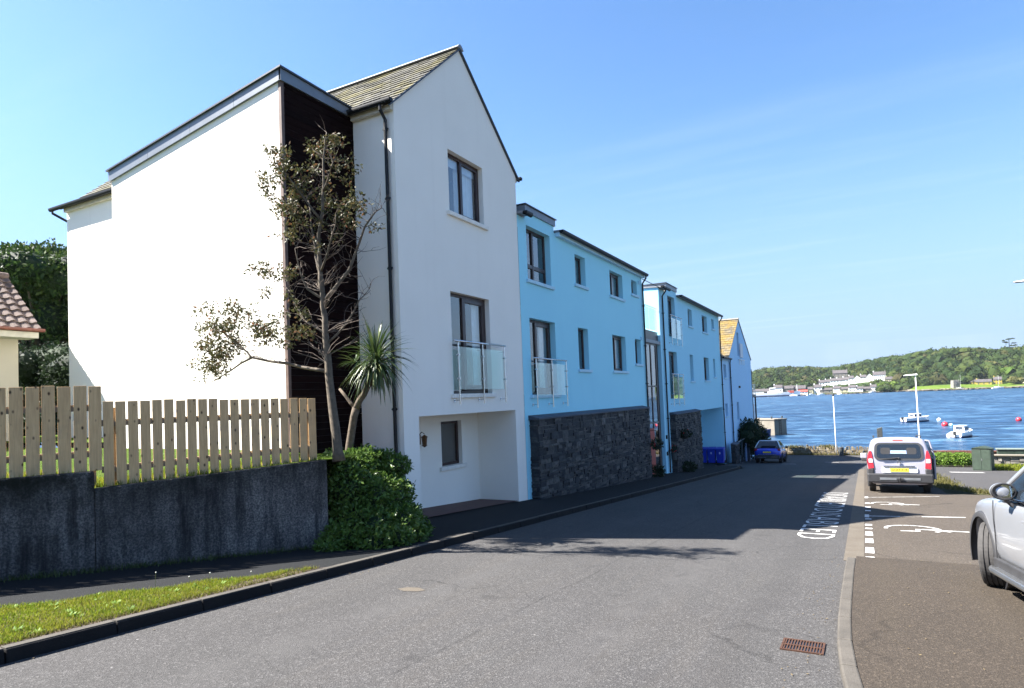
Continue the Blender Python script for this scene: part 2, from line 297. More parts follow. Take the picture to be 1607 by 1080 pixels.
# ------------------------------------------------------------------ mesh builder
WM = {}
class MB:
    def __init__(s): s.v = []; s.f = []
    def V(s, *p):
        s.v.append(tuple(p[0]) if len(p) == 1 else tuple(p)); return len(s.v)-1
    def poly(s, pts): s.f.append([s.V(p) for p in pts])
    def box(s, x0, x1, y0, y1, z0, z1): s.hexa([(x0, y0, z0), (x1, y0, z0), (x1, y1, z0), (x0, y1, z0), (x0, y0, z1), (x1, y0, z1), (x1, y1, z1), (x0, y1, z1)])
    def hexa(s, p):
        i = [s.V(q) for q in p]
        for q in ((3, 2, 1, 0), (4, 5, 6, 7), (0, 1, 5, 4), (1, 2, 6, 5), (2, 3, 7, 6), (3, 0, 4, 7)): s.f.append([i[k] for k in q])
    def obox(s, c, ax, ay, az):   # centre and half-axis vectors
        c = Vector(c); ax = Vector(ax); ay = Vector(ay); az = Vector(az)
        s.hexa([c-ax-ay-az, c+ax-ay-az, c+ax+ay-az, c-ax+ay-az, c-ax-ay+az, c+ax-ay+az, c+ax+ay+az, c-ax+ay+az])
    def prism(s, pts, vec):
        vec = Vector(vec); a = [s.V(p) for p in pts]; b = [s.V(Vector(p)+vec) for p in pts]; k = len(pts)
        s.f.append(a[::-1]); s.f.append(b)
        for i in range(k): s.f.append([a[i], a[(i+1) % k], b[(i+1) % k], b[i]])
    def tube(s, pts, r, n=8, cap=True):
        pts = [Vector(p) for p in pts]; k = len(pts); rs = r if isinstance(r, (list, tuple)) else [r]*k
        rings = []; ref = None
        for i, p in enumerate(pts):
            d = (pts[min(i+1, k-1)]-pts[max(i-1, 0)])
            d = d.normalized() if d.length > 1e-9 else Vector((0, 0, 1))
            if ref is None:
                ref = Vector((1, 0, 0)) if abs(d.x) < .8 else Vector((0, 1, 0))
            a = d.cross(ref).normalized(); b = d.cross(a); ref = -b if False else ref
            rings.append([s.V(p+(a*math.cos(2*math.pi*j/n)+b*math.sin(2*math.pi*j/n))*rs[i]) for j in range(n)])
        for i in range(k-1):
            for j in range(n): s.f.append([rings[i][j], rings[i][(j+1) % n], rings[i+1][(j+1) % n], rings[i+1][j]])
        if cap: s.f.append(rings[0][::-1]); s.f.append(rings[-1])
    def cyl(s, a, b, r, n=12): s.tube([a, b], r, n)
    def lathe(s, prof, n=20, M=None):     # profile of (r, z) round the z axis, moved by M
        M = M or Matrix.Identity(4); rings = []
        for r, z in prof: rings.append([s.V(M @ Vector((r*math.cos(2*math.pi*j/n), r*math.sin(2*math.pi*j/n), z))) for j in range(n)])
        for i in range(len(prof)-1):
            for j in range(n): s.f.append([rings[i][j], rings[i][(j+1) % n], rings[i+1][(j+1) % n], rings[i+1][j]])
        if prof[0][0] > 1e-6: s.f.append(rings[0][::-1])
        if prof[-1][0] > 1e-6: s.f.append(rings[-1])
    def ball(s, c, rad, n=10, m=6):
        rad = rad if isinstance(rad, (tuple, list)) else (rad,)*3
        M = Matrix.Translation(c) @ Matrix.Diagonal((*rad, 1))
        s.lathe([(max(1e-7, math.sin(math.pi*i/m)), -math.cos(math.pi*i/m)) for i in range(m+1)], n, M)
    def wall(s, P, u0, u1, w0, w1, holes=(), depth=.13, D=(-1, 0, 0), reveal=True):
        us = sorted({u0, u1, *[min(max(h[k], u0), u1) for h in holes for k in (0, 1)]}); ws = sorted({w0, w1, *[min(max(h[k], w0), w1) for h in holes for k in (2, 3)]})
        for i in range(len(us)-1):
            for j in range(len(ws)-1):
                um = (us[i]+us[i+1])/2; wm = (ws[j]+ws[j+1])/2
                if any(h[0] < um < h[1] and h[2] < wm < h[3] for h in holes): continue
                s.poly([P(us[i], ws[j]), P(us[i+1], ws[j]), P(us[i+1], ws[j+1]), P(us[i], ws[j+1])])
        if reveal:
            D = Vector(D)
            for h in holes:
                q = [Vector(P(h[0], h[2])), Vector(P(h[1], h[2])), Vector(P(h[1], h[3])), Vector(P(h[0], h[3]))]
                dd = D*(h[4] if len(h) > 4 else depth)
                for k in range(4): s.poly([q[k], q[(k+1) % 4], q[(k+1) % 4]+dd, q[k]+dd])
    def leaf(s, p, d, nrm, L, w):
        d = d.normalized(); a = d.cross(nrm)
        a = a.normalized() if a.length > 1e-6 else Vector((1, 0, 0))
        u = a.cross(d); i = [s.V(p), s.V(p+d*L*.5+a*w-u*w*.25), s.V(p+d*L), s.V(p+d*L*.5-a*w-u*w*.25)]
        s.f.append([i[0], i[1], i[2]]); s.f.append([i[0], i[2], i[3]])
    def leaves(s, c, rad, n, L, w, rng=RNG, shell=.0, up=.3):
        c = Vector(c); rad = rad if isinstance(rad, (tuple, list)) else (rad,)*3
        for _ in range(n):
            v = rv(rng); t = (shell+(1-shell)*rng.random())**.5
            p = c+Vector((v.x*rad[0], v.y*rad[1], v.z*rad[2]))*t
            k = .7+.6*rng.random()
            s.leaf(p, (rv(rng)+v*.6+Vector((0, 0, -.1))), (rv(rng)+Vector((0, 0, up))), L*k, w*k)
    def build(s, name, mat, parent=None, smooth=False, label=None, bevel=0, world=True, weld=False):
        M = WM.get(parent.name, Matrix.Identity(4)) if parent else Matrix.Identity(4)
        v = s.v
        if world and parent:
            I = M.inverted(); v = [I @ Vector(p) for p in v]
        me = bpy.data.meshes.new(name); me.from_pydata([tuple(p) for p in v], [], s.f); me.update()
        if weld:
            bm = bmesh.new(); bm.from_mesh(me); bmesh.ops.remove_doubles(bm, verts=bm.verts, dist=1e-5)
            bmesh.ops.recalc_face_normals(bm, faces=bm.faces); bm.to_mesh(me); bm.free()
        me.materials.append(MT[mat])
        if smooth:
            for p in me.polygons: p.use_smooth = True
        o = bpy.data.objects.new(name, me); COL.objects.link(o)
        if parent: o.parent = parent
        WM[o.name] = M
        if label: o['label'] = label
        if bevel:
            b = o.modifiers.new('Bevel', 'BEVEL'); b.width = bevel; b.segments = 2; b.limit_method = 'ANGLE'
        return o
def rv(rng=RNG):
    while True:
        v = Vector((rng.uniform(-1, 1), rng.uniform(-1, 1), rng.uniform(-1, 1)))
        if .01 < v.length < 1: return v.normalized()
def tag(o, label, cat, group=None):
    o['label'] = label; o['category'] = cat
    if group: o['group'] = group
    return o
def thing(name, label, cat, loc=(0, 0, 0), rz=0, group=None, M=None):
    o = bpy.data.objects.new(name, None); COL.objects.link(o); o.empty_display_size = .3
    M = M if M is not None else Matrix.Translation(loc) @ Matrix.Rotation(rz, 4, 'Z')
    o.matrix_world = M; WM[o.name] = M
    return tag(o, label, cat, group)
def struct(name, mb, mat, kind='structure', **kw):
    o = mb.build(name, mat, **kw); o['kind'] = kind; return o
def dup(o, M=None, label=None, group=None):
    c = o.copy(); COL.objects.link(c)
    if M is not None: c.matrix_world = M
    if label: c['label'] = label
    if group: c['group'] = group
    for ch in list(o.children):
        k = ch.copy(); COL.objects.link(k); k.parent = c
        for gr in ch.children:
            q = gr.copy(); COL.objects.link(q); q.parent = k
    return c
# ================================================================== THE SETTING
def strip(mb, x0, x1, y0, y1, dz, step=1.0, nx=1):
    """sheet following the street's fall; x0/x1 may be functions of y"""
    X0 = x0 if callable(x0) else (lambda y: x0); X1 = x1 if callable(x1) else (lambda y: x1)
    k = max(1, int(round((y1-y0)/step))); ys = [y0+(y1-y0)*i/k for i in range(k+1)]
    rows = [[mb.V(X0(y)+(X1(y)-X0(y))*j/nx, y, g(y)+dz) for j in range(nx+1)] for y in ys]
    for i in range(k):
        for j in range(nx): mb.f.append([rows[i][j], rows[i][j+1], rows[i+1][j+1], rows[i+1][j]])
def wallx(y): return -9.63+(y-4.05)*.475          # foot of the garden wall
KL = -6.5                                         # back of the left kerb
m = MB(); strip(m, -6.38, .15, -12, 41, 0)
strip(m, -8.6, .6, 41, 63.7, 0); strip(m, .6, 3.2, 46.5, 63.7, 0); struct('road', m, 'road_asphalt')
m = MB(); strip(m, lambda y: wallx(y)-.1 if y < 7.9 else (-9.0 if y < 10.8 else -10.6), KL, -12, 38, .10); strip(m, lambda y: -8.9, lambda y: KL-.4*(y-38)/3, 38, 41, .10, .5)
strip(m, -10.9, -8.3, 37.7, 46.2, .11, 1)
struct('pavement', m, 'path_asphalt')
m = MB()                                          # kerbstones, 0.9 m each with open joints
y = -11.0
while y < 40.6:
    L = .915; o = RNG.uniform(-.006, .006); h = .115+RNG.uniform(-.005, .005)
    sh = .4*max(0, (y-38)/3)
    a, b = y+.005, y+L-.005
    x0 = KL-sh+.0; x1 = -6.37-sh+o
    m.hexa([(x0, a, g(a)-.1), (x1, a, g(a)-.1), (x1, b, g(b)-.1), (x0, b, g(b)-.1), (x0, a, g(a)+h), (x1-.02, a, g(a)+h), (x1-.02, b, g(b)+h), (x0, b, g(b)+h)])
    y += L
o = struct('kerb', m, 'kerb_shade_grime', bevel=.012)  # whole stone takes the dark colour that paints in the face's shade
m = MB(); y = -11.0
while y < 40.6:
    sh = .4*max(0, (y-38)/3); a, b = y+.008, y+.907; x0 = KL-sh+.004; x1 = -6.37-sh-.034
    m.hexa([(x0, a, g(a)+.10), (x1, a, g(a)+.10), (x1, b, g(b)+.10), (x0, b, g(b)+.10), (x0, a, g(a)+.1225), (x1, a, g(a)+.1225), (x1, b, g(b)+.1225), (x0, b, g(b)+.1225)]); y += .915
struct('kerb_sunlit_cap', m, 'kerb_concrete', bevel=.003)  # thin paler cap: sunlight on the kerb's top put into the colour
m = MB()                                          # raised kerb round the near forecourt, then the flush channel
pts = [(-.05, 3.6), (-.12, 4.3), (-.2, 5.0), (-.27, 5.7), (-.315, 6.4), (-.335, 7.2), (-.34, 8.0), (-.34, 8.9), (-.34, 9.8), (-.33, 10.75)]
for (xa, ya), (xb, yb) in zip(pts, pts[1:]):
    hb = .065
    m.hexa([(xa, ya+.004, g(ya)-.1), (xa+.13, ya+.004, g(ya)-.1), (xb+.13, yb-.004, g(yb)-.1), (xb, yb-.004, g(yb)-.1),
            (xa+.012, ya+.004, g(ya)+hb), (xa+.13, ya+.004, g(ya)+hb), (xb+.13, yb-.004, g(yb)+hb), (xb+.012, yb-.004, g(yb)+hb)])
struct('kerb', m, 'kerb_concrete', bevel=.015)
m = MB(); y = 10.78
while y < 41: strip(m, -.37, -.10, y+.004, min(y+2.4, 41)-.004, .006, .8); y += 2.4
struct('channel_strip', m, 'channel_concrete')
m = MB()
def fcx(y):
    for (xa, ya), (xb, yb) in zip(pts, pts[1:]):
        if ya <= y <= yb: return xa+(xb-xa)*(y-ya)/(yb-ya)+.13
    return .08 if y < 3.6 else -.2
strip(m, fcx, 9, 3.6, 10.95, .055, .4, 6); strip(m, 0.08, 9, -6, 3.6, .055, 1, 4); struct('forecourt', m, 'forecourt_asphalt')
m = MB(); strip(m, -.1, 9, 10.95, 24.5, .004, .7, 6); strip(m, -.1, lambda y: 2.2, 24.5, 41.5, .004, .7, 3); struct('parking_bay', m, 'bay_asphalt')
m = MB(); strip(m, lambda y: 2.9+max(0, 27-y)*.5, 9, 24.3, 45.2, .012, .7, 4); strip(m, .6, 9, 41.5, 46.4, .008, .7, 3); struct('side_path', m, 'side_path_asphalt')
# the ground sheet below everything, out to the sea bed and back beyond the camera
def gh(x, y):
    z = g(y)-.08
    if y > 65.2: z = z-min(4.5, (y-65.2)*.9)
    if x < -9.2 and 7.6 < y < 64: z -= .05
    if x > 9: z += min(2, (x-9)*.06)
    if x < -11 and y < 8: z -= .3
    return z
m = MB(); xs = [-400, -200, -100, -60, -30, -20, -12, -9, -6, -3, 0, 3, 6, 9, 14, 20, 40, 80, 200, 400]; ys = [-400, -200, -100, -50]+list(range(-30, 64, 3))+[65, 66, 67.5, 69, 71, 80, 200, 900]
ys = sorted(set(ys)); rows = [[m.V(x, y, gh(x, max(-50, y))) for x in xs] for y in ys]
for i in range(len(ys)-1):
    for j in range(len(xs)-1): m.f.append([rows[i][j], rows[i][j+1], rows[i+1][j+1], rows[i+1][j]])
struct('ground', m, 'earth')
m = MB()
LY = [1.0*i for i in range(-14, 12)]
def lawnz(y): return -.80 if y < 4.95 else -1.0+.04*(y-5)
for (a, b) in ((-14, 4.95), (4.95, 8.7)):
    rr = [[m.V(x, y, lawnz((a+b)/2 if False else min(max(y, a+.01), b-.01))+(0 if j < 2 else min(.35, .04*(j)))) for j, x in enumerate((wallx(y)-.2, wallx(y)-1.2, wallx(y)-4, -22, -45))] for y in (a, (a+b)/2, b)]
    for i in range(2):
        for j in range(4): m.f.append([rr[i][j], rr[i][j+1], rr[i+1][j+1], rr[i+1][j]])
q = [[m.V(x, y, -.62) for x in (-15.4, -22, -45)] for y in (8.7, 40)]
for j in range(2): m.f.append([q[0][j], q[0][j+1], q[1][j+1], q[1][j]])
struct('lawn', m, 'lawn')
# sea
m = MB(); m.poly([(-2500, 65.4, SEA), (2500, 65.4, SEA), (2500, 1500, SEA), (-2500, 1500, SEA)]); struct('sea', m, 'sea')
m = MB()                                          # foreshore rocks under the sea wall
for k in range(90):
    x = RNG.uniform(-40, 60); y = RNG.uniform(65.6, 69); m.ball((x, y, SEA+RNG.uniform(-.4, .7)*(1-(y-65.6)/6)), (RNG.uniform(.4, 1.2), RNG.uniform(.3, .9), RNG.uniform(.3, .7)), 7, 4)
struct('foreshore', m, 'shore_rock', kind='stuff')
# verge grass
def blades(mb, pts_fn, n, h0, h1, w, zfn, lean=.5):
    for _ in range(n):
        x, y = pts_fn(); z = zfn(x, y); a = RNG.uniform(0, 6.283); h = RNG.uniform(h0, h1); l = RNG.uniform(0, lean)*h; b = RNG.uniform(0, 6.283)
        dx, dy = math.cos(a)*w, math.sin(a)*w; ex, ey = math.cos(b)*l, math.sin(b)*l
        i = [mb.V(x-dx, y-dy, z), mb.V(x+dx, y+dy, z), mb.V(x+ex*.4+dx*.6, y+ey*.4+dy*.6, z+h*.6), mb.V(x+ex*.4-dx*.6, y+ey*.4-dy*.6, z+h*.6), mb.V(x+ex, y+ey, z+h)]
        mb.f.append([i[0], i[1], i[2], i[3]]); mb.f.append([i[3], i[2], i[4]])
def vin(y): return -8.55+(y-2.05)*.455               # inner edge of the verge
def vpt():
    while True:
        y = RNG.uniform(1.6, 6.62); lo, hi = vin(y)-.03+.07*math.sin(y*7), -6.53
        if lo < hi:
            x = RNG.uniform(lo, hi)
            bare = (5.0 < y < 6.2 and x > -6.70+.05*math.sin(y*9)) or x > -6.59+.02*math.sin(y*5)
            if RNG.random() < (hi-lo)/2 and (not bare or RNG.random() < .06): return x, y
m = MB(); k = [[m.V(x, y, g(y)+.108+.012*math.sin(j*1.05)) for j, x in enumerate([vin(y)+(KL-vin(y))*t/3 for t in range(4)])] for y in [1, 2, 3, 4, 5, 6, 6.5]]
for i in range(6):
    for j in range(3): m.f.append([k[i][j], k[i][j+1], k[i+1][j+1], k[i+1][j]])
struct('verge_soil', m, 'soil')
m = MB(); blades(m, vpt, 42000, .016, .055, .0042, lambda x, y: g(y)+.11, .8)
struct('verge_grass', m, 'grass_blade', kind='stuff')
m = MB()
def vedge(): y = RNG.uniform(1.8, 6.4); return (-6.55-RNG.random()**2*.25, y) if RNG.random() < .6 else vpt()
blades(m, vedge, 4200, .015, .05, .0045, lambda x, y: g(y)+.112, 1.4); struct('verge_dry_grass', m, 'dry_grass', kind='stuff')
m = MB()
for _ in range(70):
    x, y = vpt(); r = RNG.uniform(.02, .05)
    for k in range(6): a = RNG.uniform(0, 6.28); m.leaf(Vector((x, y, g(y)+.12)), Vector((math.cos(a), math.sin(a), .55)), Vector((0, 0, 1)), r*1.6, r*.35)
struct('verge_weeds', m, 'hedge_leaf', kind='stuff')
m = MB()
for _ in range(240):
    x, y = (RNG.uniform(-6.36, -6.1), RNG.uniform(2.5, 20)) if RNG.random() < .35 else ((RNG.uniform(-.7, -.36), RNG.uniform(4.5, 11)) if RNG.random() < .5 else (RNG.uniform(.1, 2.2), RNG.uniform(4, 11)))
    z = g(y)+(.06 if x > -.2 else .004); a = RNG.uniform(0, 6.28); m.leaf(Vector((x, y, z+.004)), Vector((math.cos(a), math.sin(a), .12)), Vector((0, 0, 1)), RNG.uniform(.012, .035), RNG.uniform(.004, .010))
struct('fallen_leaves', m, 'palm_dead', kind='stuff')
m = MB()
def wallfoot(): y = RNG.uniform(1, 7.9); return wallx(y)+RNG.random()**2*.22, y
blades(m, wallfoot, 1500, .02, .10, .006, lambda x, y: g(y)+.1, .9); struct('wall_foot_weeds', m, 'weed_dark', kind='stuff')
m = MB()
def lawnpt():
    y = RNG.uniform(2, 8.0); return wallx(y)-.22-RNG.random()*1.2, y
blades(m, lawnpt, 7000, .04, .11, .006, lambda x, y: lawnz(min(y, 4.94) if y < 4.95 else y)-.01, .6); struct('lawn_grass', m, 'grass_blade', kind='stuff')
m = MB()                                          # dry grass between the bay and the side path
def dry():
    y = RNG.uniform(23.5, 38); c = 2.55+max(0, 27-y)*.45; return c+RNG.gauss(0, .22), y
blades(m, dry, 3800, .04, .16, .012, lambda x, y: g(y)+.005, .9)
def dry2():
    y = 10.97+RNG.gauss(0, .03); return RNG.uniform(.3, 1.25), y
blades(m, dry2, 240, .008, .022, .006, lambda x, y: g(y)+.03, .9)
struct('dry_grass', m, 'dry_grass', kind='stuff')
for q in range(4):                                # seed heads standing above the verge
    y = (4.62, 4.95, 5.15, 5.6, 5.85)[q]; x = vin(y)+.05; h = (.20, .10, .12, .07, .08)[q]
    t = thing('dandelion', 'dandelion gone to seed standing above the grass verge', 'weed', (x, y, g(y)+.11), 0, 'seed heads on the verge')
    m = MB(); m.tube([(0, 0, 0), (-.015, .01, h*.6), (-.02-.02*(q % 2), .02, h)], .0022, 5); m.build('stem', 'weed_dark', t, world=False)
    m = MB(); m.ball((-.02-.02*(q % 2), .02, h), .008, 7, 5); m.build('seed_head', 'dandelion', t, world=False)
# ------------------------------------------------------------------ road paint
def paint(mb, pts, dz=.006): mb.f.append([mb.V(x, y, g(y)+dz) for x, y in pts])
for q, (y0, y1) in enumerate(((11.16, 11.28), (11.62, 12.22), (12.72, 13.28), (13.68, 14.2), (14.62, 14.8), (15.2, 15.45), (16.3, 16.5), (18.1, 18.35), (18.9, 19.3), (20.1, 20.35))):
    m = MB(); paint(m, [(-.085, y0), (.045, y0+.01), (.04, y1), (-.08, y1-.015)], .009)
    tag(m.build('painted_square', 'road_paint'), 'one of the white painted squares along the pale channel strip', 'road marking', 'painted squares edging the bays')
for q, (ya, yb) in enumerate(((16.95, 17.55), (22.1, 23.3))):
    m = MB(); d = (yb-ya)/1.9
    for (xa, xb) in ((-.06, .62), (.60, 1.06), (1.05, 1.9)):
        if q == 0 and xa == .6: xa, xb, e_ = .6, 1.06, .012
        else: e_ = .1
        paint(m, [(xa, ya+xa*d), (xb, ya+xb*d), (xb, ya+xb*d+e_), (xa, ya+xa*d+e_)], .010)
    paint(m, [(-.09, ya-.25), (-.0, ya-.25), (-.0, ya+.35), (-.09, ya+.35)], .010)
    tag(m.build('bay_line', 'worn_paint' if q else 'road_paint'), ('white T shaped line dividing the bays, crossed by the gable shadow' if q == 0 else 'white T shaped line painted just behind the white van'), 'road marking')
def wheelchair(y0, lab, x0=.32, s=1.0, mt='road_paint'):
    m = MB()
    def stroke(pp, w):
        for (a, b) in zip(pp, pp[1:]):
            A = Vector((*a, 0)); B = Vector((*b, 0)); dd = (B-A).normalized(); nn = Vector((-dd.y, dd.x, 0))*w/2; A = A-dd*w*.25; B = B+dd*w*.25
            paint(m, [(p.x, p.y) for p in (A-nn, B-nn, B+nn, A+nn)], .010)
    arc = [(x0+.42*s+.46*s*math.cos(a), y0+.55*s*math.sin(a)) for a in [R(-35+t*16) for t in range(15)]]
    stroke(arc, .07)
    stroke([(x0+.22*s, y0-.38*s), (x0+.5*s, y0-.32*s), (x0+.5*s, y0-.02*s), (x0+.78*s, y0+.05*s), (x0+1.02*s, y0-.2*s)], .07)
    stroke([(x0+.5*s, y0-.02*s), (x0+1.32*s, y0-.05*s)], .085)
    tag(m.build('wheelchair_symbol', mt), lab, 'road marking')
wheelchair(15.0, 'white wheelchair symbol painted in the nearer parking bay beside the silver car')
wheelchair(20.3, 'white wheelchair symbol painted in the farther bay behind the white van', .12, .8)
def roadtext(word, y_end, length, x0, x1, lab):   # read from the road: text runs towards -Y, letters stand towards +X
    cu = bpy.data.curves.new('road_lettering', 'FONT'); cu.body = word; cu.size = 1; cu.resolution_u = 2; cu.offset = -.014; cu.space_character = 1.12
    o = bpy.data.objects.new('tmp', cu); COL.objects.link(o)
    dg = bpy.context.evaluated_depsgraph_get(); me = bpy.data.meshes.new_from_object(o.evaluated_get(dg)); bpy.data.objects.remove(o)
    bm = bmesh.new(); bm.from_mesh(me); bmesh.ops.triangulate(bm, faces=bm.faces)
    bmesh.ops.subdivide_edges(bm, edges=[e for e in bm.edges if e.calc_length() > .25], cuts=1)
    vs = [v.co for v in bm.verts]; lx = min(v.x for v in vs); hx = max(v.x for v in vs); ly = min(v.y for v in vs); hy = max(v.y for v in vs)
    for v in bm.verts:
        yy = y_end-(v.co.x-lx)/(hx-lx)*length; v.co = (x0+(v.co.y-ly)/(hy-ly)*(x1-x0), yy, g(yy)+.006)
    bm.normal_update(); bm.to_mesh(me); bm.free(); me.materials.clear(); me.materials.append(MT['road_paint'])
    r = bpy.data.objects.new('road_lettering', me); COL.objects.link(r); tag(r, lab, 'road marking')
roadtext('DISABLED', 18.25, 5.4, -1.22, -.57, 'long white letters DISABLED on the road nearest the camera, half in shade')
roadtext('DISABLED', 23.6, 4.9, -1.28, -.55, 'farther run of white letters DISABLED on the road level with the white van')
for x, y, L in ((-5.05, 47.1, .9), (-2.6, 51.3, .9), (-.6, 49.6, 1.1)):
    m = MB(); paint(m, [(x, y), (x+L, y), (x+L, y+.35), (x, y+.35)])
    tag(m.build('lane_dash', 'worn_paint'), 'worn white dash across the street end near the blue car', 'road marking', 'dashes at the street end')
m = MB(); paint(m, [(3.7, 38.6), (5.1, 38.6), (5.05, 39.3), (3.65, 39.3)], .02); tag(m.build('path_line', 'worn_paint'), 'worn white line across the side path before the hedge', 'road marking')
m = MB(); pp = [(-5.16, 6.33), (-5.02, 6.27), (-4.86, 6.33), (-4.80, 6.42), (-4.95, 6.5), (-5.1, 6.45)]; paint(m, pp, .004); tag(m.build('filler_patch', 'channel_concrete'), 'small pale filler patch in the middle of the near road', 'patch')
# gully grate
t = thing('drain_grate', 'rusty iron drain grate in the road beside the near kerb', 'drain', (-.60, 6.22, g(6.22)), 0)
m = MB(); Z = g(6.22)
def gbox(x0, x1, y0, y1): m.hexa([(x0, y0, g(y0)-.02), (x1, y0, g(y0)-.02), (x1, y1, g(y1)-.02), (x0, y1, g(y1)-.02), (x0, y0, g(y0)+.012), (x1, y0, g(y0)+.012), (x1, y1, g(y1)+.012), (x0, y1, g(y1)+.012)])
for y_ in (6.05, 6.205, 6.37): gbox(-.742, -.398, y_, y_+.02)
gbox(-.742, -.724, 6.0701, 6.3699); gbox(-.416, -.398, 6.0701, 6.3699)
m.build('frame', 'rust_iron', t)
m = MB()
for k in range(13):
    for ya, yb in ((6.071, 6.204), (6.226, 6.369)): gbox(-.718+k*.0235, -.718+k*.0235+.010, ya, yb)
m.build('bars', 'rust_iron', t)
m = MB(); paint(m, [(-.745, 6.05), (-.395, 6.05), (-.395, 6.39), (-.745, 6.39)], .003); m.build('pit', 'engine_dark', t)
# ------------------------------------------------------------------ camera, sky, sun
cam = bpy.data.objects.new('camera', bpy.data.cameras.new('camera')); COL.objects.link(cam); C.camera = cam
cam.data.sensor_width = 36; cam.data.lens = 1008.56/1607*36; cam.data.shift_y = (591.35-540)/1607; cam.data.clip_end = 6000; cam.data.clip_start = .05
yaw, pitch, roll = .4971, .0362, -.0390
f0 = Vector((-math.sin(yaw)*math.cos(pitch), math.cos(yaw)*math.cos(pitch), math.sin(pitch))); r0 = Vector((math.cos(yaw), math.sin(yaw), 0)); u0 = r0.cross(f0)
rr_ = r0*math.cos(roll)+u0*math.sin(roll); uu_ = -r0*math.sin(roll)+u0*math.cos(roll)
cam.matrix_world = Matrix(((rr_.x, uu_.x, -f0.x, 0), (rr_.y, uu_.y, -f0.y, 0), (rr_.z, uu_.z, -f0.z, 0), (0, 0, 0, 1)))
w = bpy.data.worlds.new('World'); C.world = w; w.use_nodes = True; nt = w.node_tree; bg = nt.nodes['Background']
sky = nt.nodes.new('ShaderNodeTexSky'); sky.sky_type = 'NISHITA'; sky.sun_disc = False
sd = -SUN; sky.sun_elevation = math.asin(sd.z); sky.sun_rotation = math.atan2(sd.x, sd.y); sky.air_density = 1.0; sky.dust_density = .6; sky.ozone_density = 1.6; sky.altitude = 0
# thin cirrus streaks low over the far shore
tc = nt.nodes.new('ShaderNodeTexCoord'); sep = nt.nodes.new('ShaderNodeSeparateXYZ'); nt.links.new(tc.outputs['Generated'], sep.inputs[0])
def mth(op, a, b=None):
    o = nt.nodes.new('ShaderNodeMath'); o.operation = op
    for i, v in enumerate((a, b)):
        if v is None: continue
        if isinstance(v, (int, float)): o.inputs[i].default_value = v
        else: nt.links.new(v, o.inputs[i])
    return o.outputs[0]
den = mth('MAXIMUM', sep.outputs[2], .06)
px = mth('DIVIDE', sep.outputs[0], den); py = mth('DIVIDE', sep.outputs[1], den)
cb = nt.nodes.new('ShaderNodeCombineXYZ'); nt.links.new(px, cb.inputs[0]); nt.links.new(py, cb.inputs[1])
mp = nt.nodes.new('ShaderNodeMapping'); mp.inputs['Rotation'].default_value = (0, 0, R(-24)); mp.inputs['Scale'].default_value = (.22, 1.25, 1); nt.links.new(cb.outputs[0], mp.inputs[0])
nz = nt.nodes.new('ShaderNodeTexNoise'); nz.inputs['Scale'].default_value = 1.1; nz.inputs['Detail'].default_value = 6; nz.inputs['Roughness'].default_value = .6; nt.links.new(mp.outputs[0], nz.inputs['Vector'])
rp = nt.nodes.new('ShaderNodeValToRGB'); rp.color_ramp.elements[0].position = .54; rp.color_ramp.elements[1].position = .80; nt.links.new(nz.outputs[0], rp.inputs[0])
lowf = nt.nodes.new('ShaderNodeMapRange'); lowf.inputs['From Min'].default_value = .50; lowf.inputs['From Max'].default_value = .30; nt.links.new(sep.outputs[2], lowf.inputs[0])
cl = mth('MULTIPLY', mth('MULTIPLY', rp.outputs[0], lowf.outputs[0]), .22)
hsv = nt.nodes.new('ShaderNodeHueSaturation'); hsv.inputs['Saturation'].default_value = 1.15; hsv.inputs['Value'].default_value = 1.06; nt.links.new(sky.outputs[0], hsv.inputs['Color'])
hz = nt.nodes.new('ShaderNodeMapRange'); hz.interpolation_type = 'SMOOTHSTEP'; hz.inputs['From Min'].default_value = .42; hz.inputs['From Max'].default_value = -.02; hz.inputs['To Max'].default_value = .95; nt.links.new(sep.outputs[2], hz.inputs[0])
mxh = nt.nodes.new('ShaderNodeMix'); mxh.data_type = 'RGBA'; nt.links.new(hz.outputs[0], mxh.inputs[0]); nt.links.new(hsv.outputs[0], mxh.inputs[6]); mxh.inputs[7].default_value = (1.85, 2.55, 3.6, 1)
mxs = nt.nodes.new('ShaderNodeMix'); mxs.data_type = 'RGBA'; nt.links.new(cl, mxs.inputs[0]); tint = nt.nodes.new('ShaderNodeMix'); tint.data_type = 'RGBA'; tint.blend_type = 'MULTIPLY'; tint.inputs[0].default_value = 1; nt.links.new(mxh.outputs[2], tint.inputs[6]); tint.inputs[7].default_value = (.88, .93, 1.0, 1); nt.links.new(tint.outputs[2], mxs.inputs[6]); mxs.inputs[7].default_value = (3.6, 4.2, 4.8, 1)
nt.links.new(mxs.outputs[2], bg.inputs[0]); bg.inputs[1].default_value = .055
sun = bpy.data.objects.new('sun', bpy.data.lights.new('sun', 'SUN')); COL.objects.link(sun); sun.data.energy = 5; sun.data.angle = R(.5); sun.data.color = (1, .955, .89)
sun.rotation_euler = SUN.to_track_quat('-Z', 'Y').to_euler(); sun.location = (-30, -14, 40)
C.view_settings.view_transform = 'Standard'; C.view_settings.look = 'None'; C.view_settings.gamma = 1; C.view_settings.exposure = 2.33
